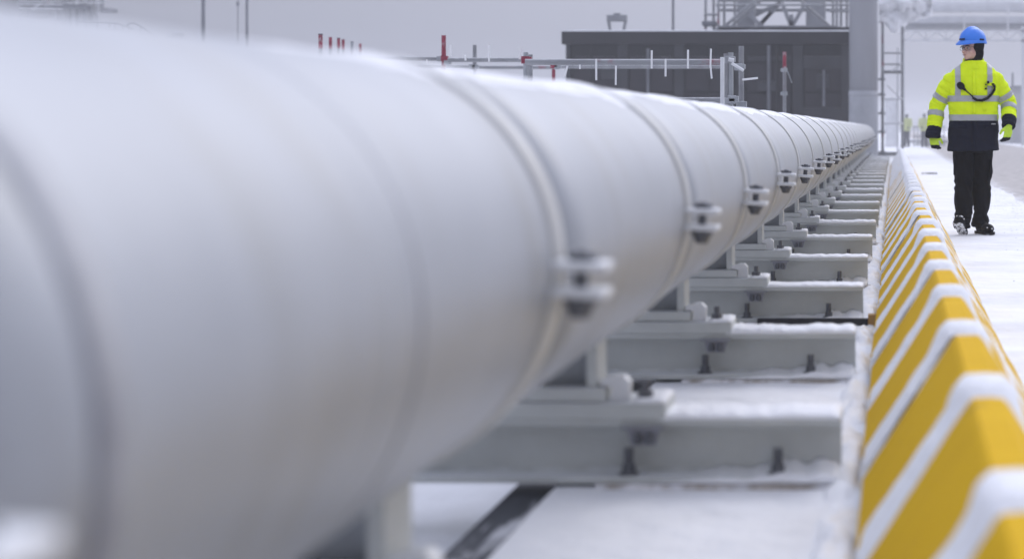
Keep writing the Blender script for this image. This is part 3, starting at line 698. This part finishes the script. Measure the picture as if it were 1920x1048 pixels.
for u in (1808, 1890, 1960): bar(u, 15, u, 56, 3, YG - .6, 'hanger', 'lightmetal_hazed', gt, .1)
gp = thing('gantry_pipe', 'fat pale pipe lying along the top of hazy gantry', 'pipe', (0, YG + 2.2, 0))
a, c = P(1742, 12, YG + 2.2), P(2080, 12, YG + 2.2); MB().tube(a - gp.location, c - gp.location, .38, n=24).build('pipe_shell', 'lightmetal_hazed', gp)
for u in (1780, 1850, 1915):
    a = P(u, 12, YG + 2.2) - gp.location; MB().tube(a - Vector((.05, 0, 0)), a + Vector((.05, 0, 0)), .4, n=24).build('pipe_strap', 'lightmetal_hazed', gp)
gp2 = thing('gantry_pipe', 'pale pipe above the fat one on the hazy gantry', 'pipe', (0, YG + 2.6, 0))
a, c = P(1700, -14, YG + 2.6), P(2080, -14, YG + 2.6); MB().tube(a - gp2.location, c - gp2.location, .35, n=24).build('pipe_shell', 'lightmetal_hazed', gp2)
# draped sheeting
YS = 74.0
sh = MB(); nu, nv = 26, 16; vs = []
for j in range(nv):
    for i in range(nu):
        s, t = i / (nu - 1), j / (nv - 1)
        u = 1648 + 100 * s; low = 44 + 20 * (math.exp(-((s - .32) / .16) ** 2)) - 26 * max(0, s - .5) + 5 * fn(s * 7, 2)
        v = -30 + (low + 30) * t; y = YS + .5 * fn(s * 5, t * 4) + .25 * fn(s * 13, t * 11, 3) - .5 * math.sin(t * 3)
        vs.append(P(u, v, y) - Vector((0, YS, 0)))
sh.add(vs, [(j * nu + i, j * nu + i + 1, (j + 1) * nu + i + 1, (j + 1) * nu + i) for j in range(nv - 1) for i in range(nu - 1)], True)
so_ = sh.build('plastic_sheet', 'plastic'); so_.location = (0, YS, 0); mdf = so_.modifiers.new('thickness', 'SOLIDIFY'); mdf.thickness = .02
tag(so_, 'white plastic sheeting draped over scaffold beside the grey column', 'sheeting')
YT = 66.0
st = thing('scaffold_tower', 'narrow scaffold tower with ladder rungs right of the grey column', 'scaffold', (0, YT, 0))
a = P(1655, 42, YT); MB().tube((a.x, 0, 0), (a.x, 0, a.z), .05, n=10).build('standard', 'redtube', st)
a = P(1692, 50, YT + 6); MB().tube((a.x, 6, 0), (a.x, 6, a.z), .055, n=10).build('standard', 'tube', st)
a = P(1683, 90, YT + 6); MB().tube((a.x, 6, 0), (a.x, 6, a.z), .035, n=10).build('standard', 'lightmetal_hazed', st)
for v in (100, 121, 134, 137, 186, 232): tube(1655, v, 1694, v, YT + .2, .032, 'ledger', 'tube' if v < 170 else 'lightmetal_hazed', st)
for v in (149, 178, 213, 248, 286): tube(1640, v, 1660, v, YT - .1, .04, 'rung', 'tube', st); coupler(1655, v - 2, YT - .15, st, .075)
tube(1672, 134, 1690, 121, YT + .1, .028, 'diagonal', 'lightmetal_hazed', st); tube(1663, 160, 1690, 186, YT + .3, .022, 'diagonal', 'lightmetal_hazed', st)
rect(1660, 186, 1684, 276, YT + 9, st, 'sheet_panel', 'plastic', .1)
MB().box(P(1640, 0, YT).x, P(1692, 0, YT).x, -.2, .5, .03, .16, .02).build('base_board', 'tube', st)
# low objects under the gantry
fe = thing('crowd_fence', 'grey bar fence standing in haze between two far workers', 'fence', (0, 104, 0))
for v in (238, 256, 271): tube(1712, v, 1772, v, 104, .035, 'rail', 'module', fe)
for u in range(1714, 1773, 7): a = P(u, 238, 104); MB().tube((a.x, 0, 0), (a.x, 0, a.z), .022, n=6).build('bar', 'module', fe)
cb = thing('equipment_cabin', 'pale hazy cabin with stub mast behind the right arm of worker', 'cabin', (0, 126, 0))
rect(1896, 165, 1916, 240, 126, cb, 'wall', 'farwall', 3); rect(1894, 162, 1930, 166, 126, cb, 'roof', 'module', 3.4); rect(1897, 137, 1900, 162, 126, cb, 'mast', 'moddark', .2)
rect(1896, 232, 1960, 269, 126, cb, 'plinth', 'farwall', 4)
lw = thing('low_wall', 'low pale wall in the haze under the gantry', 'wall', (0, 130, 0)); rect(1690, 262, 2100, 266, 130, lw, 'coping', 'lightmetal_hazed', .7); rect(1690, 266.1, 2100, 269, 130, lw, 'wall_face', 'farwall', .5)
dc = thing('drain_cover', 'thin dark drain grating set in the snow behind the worker', 'drain', (0, 40.5, 0))
a, c = P(1728, 323, 40.5), P(1757, 323, 40.5)
MB().box(a.x, c.x, -.14, .14, .002, .022, .004).build('cover_frame', 'darksteel', dc)
for i in range(6):
    x = a.x + (c.x - a.x) * (i + .5) / 6; MB().box(x - .015, x + .015, -.13, .13, .0222, .03).build('slat', 'bolt', dc)

# ------------------------------------------------------------------ people
def remesh(mb, vox, smooth=2, mat_='navy', name='body', post=None):
    me = mb.mesh(name, mat_); o = bpy.data.objects.new('tmp', me); COL.objects.link(o)
    md_ = o.modifiers.new('r', 'REMESH'); md_.mode = 'VOXEL'; md_.voxel_size = vox
    if smooth:
        s = o.modifiers.new('s', 'SMOOTH'); s.factor = .5; s.iterations = smooth
    dg = bpy.context.evaluated_depsgraph_get(); ev = o.evaluated_get(dg); r = bpy.data.meshes.new_from_object(ev)
    bpy.data.objects.remove(o); r.name = name
    r.materials.clear(); r.materials.append(MAT[mat_])
    r.polygons.foreach_set('use_smooth', [True] * len(r.polygons))
    return r
def sup(cx_, cy_, z, rx, ry, n=28, e=2.4, tilt=0):
    ps = []
    for i in range(n):
        t = 2 * math.pi * i / n; c, s = math.cos(t), math.sin(t)
        ps.append(Vector((cx_ + rx * math.copysign(abs(c) ** (2 / e), c), cy_ + ry * math.copysign(abs(s) ** (2 / e), s), z + tilt * c)))
    return ps
def limb(mb, pts, n=16):
    """tapered chain of (point, radius) with round ends, closed"""
    for i in range(len(pts) - 1):
        (a, r0), (c, r1) = pts[i], pts[i + 1]
        mb.tube(a, c, r0, r1, n=n)
    for p, r in pts: mb.ell(p, (r, r, r), n, 10)
    return mb
def along(p, chain):
    """(distance from the limb's axis, length along it) of a point"""
    best = (9, 0); acc = 0
    for i in range(len(chain) - 1):
        a, c = Vector(chain[i]), Vector(chain[i + 1]); d = c - a; t = max(0, min(1, (p - a).dot(d) / d.length_squared))
        q = (p - (a + d * t)).length
        if q < best[0]: best = (q, acc + t * d.length)
        acc += d.length
    return best
def subset(me, name, pred, off, m):
    """the faces that pass pred, lifted off the surface as a thin layer of their own"""
    b = MB(); mp = {}
    for f in me.polygons:
        if pred(f.center, f.normal):
            ids = []
            for vi in f.vertices:
                if vi not in mp: mp[vi] = len(b.v); q = me.vertices[vi]; b.v.append(tuple(q.co + q.normal * off))
                ids.append(mp[vi])
            b.f.append(tuple(ids)); b.sm.append(True)
    return b.mesh(name, m)
def glove(parent, wrist, direc, palm_n, thumb_side, curl, m='glove', size=1.0):
    """palm, four unequal bent fingers and a side thumb; fused into one skin"""
    d = Vector(direc).normalized(); n = Vector(palm_n); n = (n - d * n.dot(d)).normalized(); s = d.cross(n) * thumb_side   # s points to the thumb
    b = MB(); W = Vector(wrist)
    Mx = Matrix((s, n, d)).transposed()
    b.ell(W + d * .050, (.044, .021, .056), 16, 10, Mx); b.ell(W + d * .0, (.034, .027, .035), 14, 8, Mx)
    for i, (off, L) in enumerate(((.031, .080), (.011, .090), (-.010, .084), (-.030, .066))):
        p = W + d * .088 + s * off; c0 = curl * (.8 + .12 * i); prev = p - d * .03; pts = [(prev, .0125)]
        ang = .15
        for k, fr_ in enumerate((.44, .32, .24)):
            ang += c0 * (.55, .75, .5)[k]; dd = d * math.cos(ang) + n * math.sin(ang); p = p + dd * L * fr_ * size; pts.append((p.copy(), (.0118, .0108, .0096)[k]))
        limb(b, [(Vector(q), r) for q, r in pts], 9)
    t0 = W + d * .028 + s * .034; t1 = t0 + (s * .62 + d * .65 + n * .35).normalized() * .040; t2 = t1 + (s * .2 + d * .85 + n * .45).normalized() * .034
    limb(b, [(t0 - s * .015, .017), (t0, .016), (t1, .0135), (t2, .0105)], 9)
    return link('glove', remesh(b, .0042, 2, m, 'glove'), parent)

def make_worker():
    pr = thing('person', 'worker in blue helmet, bright yellow and navy jacket and black trousers walking', 'person', (P(1825, 440, 17.27).x, 17.27, 0))
    ARM_L = [(.198, .0, 1.378), (.322, .045, 1.175), (.312, -.135, .985)]     # viewer's right
    ARM_R = [(-.202, .0, 1.378), (-.322, .05, 1.165), (-.362, -.03, .890)]    # viewer's left
    LEG_R = [(-.095, .0, .86), (-.088, -.03, .46), (-.098, -.06, .09)]
    LEG_L = [(.085, .0, .86), (.078, .03, .46), (.066, .14, .10)]
    yaw = R(-46)                                # the head looks to the viewer's left
    H = Vector((-.012, -.008, 1.668)); MH = Matrix.Rotation(yaw, 3, 'Z')
    def h(x, y, z): return H + MH @ Vector((x, y, z))
    # body: one continuous figure from head to ankle (face looks along -y in head space)
    b = MB()
    b.ell(h(0, .012, .045), (.076, .094, .098), 20, 14, MH); b.ell(h(0, -.032, -.030), (.060, .062, .078), 18, 12, MH)
    b.ell(h(0, -.066, -.082), (.026, .026, .022), 12, 8, MH)                                     # chin
    b.ell(h(0, -.080, .022), (.046, .018, .014), 12, 8, MH)                                      # brow
    b.tube(h(0, -.088, .014), h(0, -.112, -.026), .009, .0155, 10); b.ell(h(0, -.108, -.028), (.0175, .016, .012), 10, 8, MH)   # nose
    for sx in (-1, 1): b.ell(h(sx * .036, -.066, -.026), (.022, .022, .022), 10, 8, MH)
    b.ell(h(0, -.091, -.052), (.024, .010, .0065), 10, 8, MH); b.ell(h(0, -.089, -.062), (.021, .010, .0065), 10, 8, MH)        # lips
    b.tube((0, .012, 1.44), h(0, .015, -.05), .062, .056, 16)
    b.loft([sup(0, 0, z, rx, ry) for z, rx, ry in ((.80, .15, .11), (.95, .16, .11), (1.1, .155, .11), (1.3, .17, .12), (1.44, .16, .10), (1.49, .08, .07))])
    for A_ in (ARM_L, ARM_R): limb(b, [(Vector(A_[0]), .052), (Vector(A_[1]), .042), (Vector(A_[2]), .030)])
    for A_ in (LEG_L, LEG_R): limb(b, [(Vector(A_[0]), .078), (Vector(A_[1]), .055), (Vector(A_[2]), .040)])
    link('body', remesh(b, .0075, 2, 'skin', 'body'), pr)
    # face details
    for sx in (-1, 1):
        eye = MB().ell(h(sx * .031, -.084, .004), (.0125, .008, .008), 10, 7, MH).build('eye', 'eyewhite', pr)
        MB().ell(h(sx * .031 - .001, -.0915, .003), (.0055, .003, .0055), 8, 6, MH).build('iris', 'black', eye)
        MB().path([h(sx * .014, -.099, .0215), h(sx * .032, -.097, .026), h(sx * .052, -.086, .021)], .004, 6).build('eyebrow', 'black', pr)
    MB().path([h(-.021, -.100, -.0565), h(0, -.1035, -.0575), h(.021, -.100, -.0565)], .0024, 6).build('mouth', 'red', pr)
    gl_ = MB()
    for sx in (-1, 1):
        c = [h(sx * x, y, z) for x, y, z in ((.010, -.107, .014), (.034, -.110, .019), (.060, -.092, .016), (.062, -.090, -.008), (.040, -.106, -.018), (.014, -.108, -.012), (.010, -.107, .014))]
        gl_.path(c, 0.0016, 6); gl_.path([h(sx * .060, -.092, .012), h(sx * .080, -.05, .014), h(sx * .083, .01, .012)], .0024, 6)
    gl_.path([h(-.010, -.110, .010), h(0, -.113, .012), h(.010, -.110, .010)], .0024, 6); gl_.build('safety_glasses', 'black', pr)
    # black hood under the helmet: covers the skull and the neck, leaves the face open
    b = MB(); b.ell(h(0, .028, .036), (.095, .092, .100), 20, 14, MH); b.ell(h(0, .045, -.035), (.084, .068, .088), 18, 12, MH)
    b.tube((0, .02, 1.50), h(0, .035, -.06), .080, .072, 18); b.ell(h(0, -.020, -.118), (.066, .072, .034), 16, 8, MH)
    hood = remesh(b, .009, 2, 'blackcloth', 'balaclava')
    link('balaclava', hood, pr)
    # helmet
    hm = thing('helmet', None, None); hm.parent = pr; hm.location = h(0, .006, .062); hm.rotation_euler = (R(0), 0, yaw)
    b = MB(); nn, mm = 32, 14; rgs = []
    for j in range(mm + 1):
        t = j / mm * math.pi / 2 * .985; r_ = math.cos(t); ring = []
        for i in range(nn):
            a = 2 * math.pi * i / nn; x, y = math.cos(a), math.sin(a)
            ridge = (.012 * math.exp(-(x * r_ / .22) ** 4) + .005 * math.exp(-((abs(x * r_) - .55) / .12) ** 2)) * min(1, t / .5)
            ring.append(Vector((.111 * r_ * x, (.140 if y > 0 else .132) * r_ * y, .002 + (.128 + ridge) * math.sin(t) ** .92)))
        rgs.append(ring)
    b.loft(rgs); b.build('shell', 'helmet', hm)
    b = MB(); rgs = []
    for (k, z) in ((1.0, .010), (1.0, -.010), (1.04, -.014), (1.045, -.009), (1.0, .0105)):
        ring = []
        for i in range(nn):
            a = 2 * math.pi * i / nn; x, y = math.cos(a), math.sin(a); f = max(0, -y) ** 2
            kk = k + (.30 * f if k > 1.0 else 0)
            ring.append(Vector((.112 * x * (kk if k > 1 else k), (.141 if y > 0 else .133) * y * kk, z - (.020 * f if k > 1 else 0) * 1.0)))
        rgs.append(ring)
    b.loft(rgs, cap=False); b.build('brim', 'helmet', hm)
    MB().box(-.030, .030, -.143, -.128, .014, .027, .002).build('badge', 'black', hm)
    MB().box(.104, .118, -.02, .03, .012, .026, .002).build('slot_cap', 'black', hm); MB().box(-.118, -.104, -.02, .03, .012, .026, .002).build('slot_cap', 'black', hm)
    # jacket
    b = MB()
    b.loft([sup(0, 0, z, rx, ry, e=2.5, tilt=.004) for z, rx, ry in ((.752, .236, .165), (.80, .233, .162), (.92, .228, .155), (1.02, .224, .148), (1.06, .224, .150), (1.12, .222, .152), (1.22, .222, .152), (1.32, .226, .150), (1.39, .236, .142), (1.435, .222, .128), (1.485, .178, .112), (1.525, .134, .102), (1.56, .100, .098))])
    for A_ in (ARM_L, ARM_R):
        a0, a1, a2 = [Vector(q) for q in A_]; e = (a2 - a1).normalized()
        limb(b, [(a0 + Vector((0, 0, -.005)), .084), (a0.lerp(a1, .5), .082), (a1, .076), (a1.lerp(a2, .55), .070)], 18)
        b.tube(a1.lerp(a2, .5), a2 + e * .02, .071, .064, 18)
    jk = remesh(b, .0068, 3, 'hivis', 'jacket')
    cl = [[Vector(q) for q in A_] for A_ in (ARM_L, ARM_R)]
    LA = [sum((c[i + 1] - c[i]).length for i in range(2)) for c in cl]
    nrm = [q.normal.copy() for q in jk.vertices]
    for q in jk.vertices:                                        # creases: diagonal pulls and sleeve rings
        p = q.co.copy(); on = None
        for c in cl:
            dd, t = along(p, c)
            if dd < .098 and abs(p.x) > .20: on = t
        if on is not None: k = .011 * fn(on * 22, p.x * 7, p.y * 6) + .006 * fn(on * 46, p.y * 13, 2)
        else: k = .010 * fn(p.x * 6 + p.z * 4, p.y * 5, p.z * 9) + .006 * fn(p.x * 5, p.y * 9, p.z * 24) + .004 * fn(p.x * 24, p.y * 9, p.z * 6)
        q.co = p + nrm[q.index] * k
    jk.materials.append(MAT['navy'])
    def sleeve(p):
        for i, c in enumerate(cl):
            dd, t = along(p, c)
            if abs(p.x) > .19 and dd < .105 and (t > .27 or abs(p.x) > .234): return i, t
        return None
    for f in jk.polygons:
        p = f.center; s = sleeve(p)
        f.material_index = 1 if ((s and s[1] > LA[s[0]] - .075) or (not s and p.z < 1.022)) else 0
    link('jacket', jk, pr)
    def belt(z0, z1): return lambda p, n: (not sleeve(p)) and z0 < p.z < z1
    MA_ = MAT['reflect']
    link('reflective_stripe', subset(jk, 'reflective_stripe', belt(1.022, 1.078), .003, MA_), pr)
    link('reflective_stripe', subset(jk, 'reflective_stripe', belt(1.195, 1.245), .003, MA_), pr)
    for sx in (-1, 1): link('reflective_stripe', subset(jk, 'reflective_stripe', lambda p, n: abs(p.x - sx * .142) < .024 and 1.242 < p.z and n.y < .75 and (not sleeve(p)) , .0034, MA_), pr)
    for i, bands in ((0, ((.135, .185), (.285, .335))), (1, ((.145, .195), (.315, .365)))):
        for t0, t1 in bands:
            link('reflective_stripe', subset(jk, 'reflective_stripe', lambda p, n: (sleeve(p) or (9, 0))[0] == i and t0 < sleeve(p)[1] < t1, .003, MA_), pr)
    # collar, zip flap, pocket flaps, tags
    b = MB(); rg = []
    for z, k in ((1.515, 1.22), (1.555, 1.03), (1.585, .98), (1.583, .88), (1.54, .9)):
        rg.append([Vector((.096 * k * math.cos(a) , .004 + .092 * k * math.sin(a) - .01, z + (.022 * math.sin(a) - .006))) for a in [2 * math.pi * i / 26 for i in range(26)]])
    b.loft(rg, cap=False); b.build('collar', 'hivis', pr)
    def front_y(x, z):
        best = -.1
        for q in FR: 
            if abs(q.x - x) < .012 and abs(q.z - z) < .012: best = min(best, q.y)
        return best
    FR = [q.co for q in jk.vertices if q.normal.y < -.2 and abs(q.co.x) < .23]
    def decal(x0, x1, z0, z1, name, m, d=.006, nz=6):
        b = MB(); rg = []
        for j in range(nz + 1):
            z = z0 + (z1 - z0) * j / nz; rg.append([Vector((x0, front_y(x0, z) - .0015, z)), Vector((x0, front_y(x0, z) - d, z)), Vector((x1, front_y(x1, z) - d, z)), Vector((x1, front_y(x1, z) - .0015, z))])
        return b.loft(rg).build(name, m, pr)
    decal(-.018, .016, 1.085, 1.19, 'zip_flap', 'hivis', .006, 6); decal(-.018, .016, 1.25, 1.462, 'zip_flap', 'hivis', .006, 12); decal(-.018, .016, .775, 1.015, 'zip_flap', 'navy', .007, 9)
    decal(-.205, -.065, .955, .985, 'pocket_flap', 'navy', .010); decal(.080, .205, .955, .985, 'pocket_flap', 'navy', .010)
    decal(.155, .195, .988, .999, 'name_tag', 'reflect', .013)
    decal(.080, .205, 1.105, 1.125, 'pocket_seam', 'hivis', .007); decal(-.195, -.07, 1.115, 1.13, 'pocket_seam', 'hivis', .007)
    # radio: clip, microphone, coiled lead
    decal(.118, .190, 1.335, 1.362, 'radio_clip', 'hivis', .030); decal(.158, .182, 1.342, 1.356, 'radio_badge', 'black', .033)
    decal(.116, .136, 1.352, 1.376, 'radio_aerial', 'black', .035); decal(.098, .116, 1.338, 1.346, 'radio_badge', 'black', .030)
    decal(.096, .116, 1.300, 1.315, 'radio_badge', 'black', .012)
    y0 = front_y(-.115, 1.325)
    b = MB(); b.ell((-.118, y0 - .022, 1.333), (.032, .018, .040), 14, 9, Matrix.Rotation(R(-50), 3, 'Y')); b.tube((-.104, y0 - .020, 1.318), (-.072, y0 - .016, 1.292), .018, .009)
    b.build('microphone', 'black', pr)
    kx = [(-.085, 1.302), (-.055, 1.275), (-.020, 1.245), (-.005, 1.222), (.025, 1.205), (.070, 1.202), (.120, 1.222), (.160, 1.262), (.186, 1.305), (.182, 1.338), (.150, 1.352)]
    pts = []
    for i in range(len(kx) - 1):
        for s in range(5): t = s / 5; pts.append((kx[i][0] * (1 - t) + kx[i + 1][0] * t, kx[i][1] * (1 - t) + kx[i + 1][1] * t))
    b = MB(); b.path([(x, front_y(x, z) - .018, z) for x, z in pts], [.006 if i < 14 else .011 + .0025 * (i % 2) for i in range(len(pts))], 8); b.build('coiled_lead', 'black', pr)
    # trousers
    b = MB(); b.loft([sup(-.004, 0, z, rx, ry) for z, rx, ry in ((.74, .172, .125), (.80, .178, .13), (.90, .172, .125), (1.0, .165, .12))])
    for A_, wd in ((LEG_R, 1.0), (LEG_L, .98)):
        q = [Vector(z) for z in A_]
        limb(b, [(q[0] - Vector((0, 0, .04)), .100 * wd), (q[0].lerp(q[1], .5), .094 * wd), (q[1], .086 * wd), (q[1].lerp(q[2], .55), .078 * wd)], 18)
        b.tube(q[1].lerp(q[2], .5), q[2] + Vector((0, 0, -.035)), .079 * wd, .076 * wd, 18)
    tr = remesh(b, .0075, 2, 'blackcloth', 'trousers')
    nrm = [q.normal.copy() for q in tr.vertices]
    for q in tr.vertices:
        p = q.co.copy(); fold = max(0, 1 - abs(p.z - .14) / .16) + .7 * max(0, 1 - abs(p.z - .45) / .12)
        q.co = p + nrm[q.index] * (.011 * fn(p.x * 9, p.y * 8, p.z * 7) + .018 * fold * fn(p.x * 6, p.y * 6, p.z * 30) + .010 * fn(p.x * 14, p.y * 6, p.z * 9 + p.x * 20))
    link('trousers', tr, pr)
    for sx, z in ((-.166, .62), (.152, .60)):
        MB().box(sx - .012, sx + .012, -.07, .07, z - .09, z + .08, .010).build('cargo_pocket', 'blackcloth', pr)
    # boots: the front one lands on its heel and shows a snowy sole
    def boot(heel, yaw_, pitch):
        M_ = Matrix.Translation(Vector(heel)) @ Matrix.Rotation(yaw_, 4, 'Z') @ Matrix.Rotation(pitch, 4, 'X')
        t = lambda q: M_ @ Vector(q)
        b = MB(); M3 = M_.to_3x3()
        b.ell(t((0, -.155, .050)), (.050, .095, .046), 16, 9, M3); b.ell(t((0, -.05, .062)), (.044, .075, .060), 16, 9, M3); b.tube(t((0, -.015, .05)), t((0, .0, .15)), .052, .056, 16); b.ell(t((0, 0, .04)), (.042, .045, .045), 14, 8, M3)
        o = link('boot', remesh(b, .007, 2, 'black', 'boot'), pr)
        b = MB(); out_ = [(-.040, .045), (.040, .045), (.046, 0), (.040, -.07), (.052, -.15), (.046, -.215), (.018, -.252), (-.018, -.252), (-.046, -.215), (-.052, -.15), (-.040, -.07), (-.046, 0)]
        b.prism(out_, 0, .024, 'z'); b.v = [tuple(t(q)) for q in b.v]; s = b.build('sole', 'black', o)
        b = MB(); rr_ = random.Random(int(abs(heel[0]) * 1000))
        for k in range(70):
            y = rr_.uniform(-.235, .03); x = rr_.uniform(-.040, .040)
            b.ell(t((x, y, -.001)), (rr_.uniform(.006, .014), rr_.uniform(.008, .018), .004), 7, 5, M3)
        for k in range(9): b.ell(t((rr_.uniform(-.05, .05), -.235 + rr_.uniform(-.03, .05), .045 + rr_.uniform(0, .02))), (.006, .008, .006), 7, 5, M3)
        b.build('boot_snow', 'snow', o)
    boot((-.100, -.06, .022), R(-14), R(-24)); boot((.070, .14, .004), R(22), R(0))
    # gloves
    a = [Vector(q) for q in ARM_L]; dL = (a[2] - a[1]).normalized()
    g1 = glove(pr, a[2] + dL * .012, (-.10, -.30, -.95), (-.55, .75, .0), -1, .85)
    a = [Vector(q) for q in ARM_R]; dR = (a[2] - a[1]).normalized()
    g2 = glove(pr, a[2] - dR * .008, (.10, -.25, -.96), (.35, .9, .0), 1, 1.15)
    for g in (g1, g2):                                            # dark dipped palms and fingertips
        g.data.materials.append(MAT['navy']); zs = [q.co.z for q in g.data.vertices]; zl = min(zs)
        nv = Vector((-.55, .75, .0)) if g is g1 else Vector((.35, .9, 0))
        for f in g.data.polygons:
            f.material_index = 1 if (f.normal.dot(nv) > .45 or f.center.z < zl + .042) else 0
    return pr
make_worker()

def far_worker(u, vt, Y, lb, turn, helmet):
    pr = thing('person', lb, 'person', (P(u, 0, Y).x, Y, 0), turn, 'distant workers in the haze')
    b = MB(); b.ell((0, 0, 1.68), (.08, .10, .12)); b.tube((0, 0, 1.45), (0, 0, 1.62), .06)
    b.loft([sup(0, 0, z, rx, ry) for z, rx, ry in ((.80, .17, .12), (1.1, .17, .12), (1.4, .2, .12), (1.5, .1, .08))])
    for s in (-1, 1):
        limb(b, [(Vector((s * .22, 0, 1.42)), .07), (Vector((s * .27, -.02, 1.14)), .06), (Vector((s * .2, -.2, .98)), .045)])
        limb(b, [(Vector((s * .09, 0, .85)), .10), (Vector((s * .10, -.02, .46)), .085), (Vector((s * .11, .02, .08)), .07)]); b.ell((s * .11, -.07, .05), (.05, .13, .05))
    link('body', remesh(b, .02, 2, 'cloth_hazed', 'body'), pr)
    b = MB(); b.loft([sup(0, 0, z, rx, ry) for z, rx, ry in ((.84, .21, .15), (1.1, .2, .145), (1.4, .225, .145), (1.52, .12, .1))])
    for s in (-1, 1): limb(b, [(Vector((s * .22, 0, 1.42)), .09), (Vector((s * .27, -.02, 1.14)), .08), (Vector((s * .23, -.12, 1.02)), .07)])
    link('jacket', remesh(b, .02, 2, 'hivis_hazed', 'jacket'), pr)
    MB().loft([rnd(.125, 1.70, 20), rnd(.13, 1.72, 20), rnd(.118, 1.78, 20), rnd(.08, 1.84, 20), rnd(.02, 1.86, 20)]).build('helmet', helmet, pr)
far_worker(1700, 0, 101, 'faint worker in yellow jacket standing by the scaffold tower in the haze', R(-30), 'tie')
far_worker(1733, 0, 99, 'faint worker with white helmet behind the fence in the haze', R(20), 'tie')

# ------------------------------------------------------------------ the air: light snow haze
hz = bpy.data.materials.new('haze'); hz.use_nodes = True; nt = hz.node_tree; nt.nodes.clear()
ho = N(nt, "ShaderNodeOutputMaterial"); hv = N(nt, "ShaderNodeVolumePrincipled")
hv.inputs['Color'].default_value = (.93, .94, .97, 1); hv.inputs['Density'].default_value = 0.0014; hv.inputs['Anisotropy'].default_value = .25
nt.links.new(hv.outputs[0], ho.inputs['Volume'])
b = MB(); b.box(-270, 270, -30, 680, -1.4, 9.0); o = b.build('haze', hz); tag(o, kind='stuff')
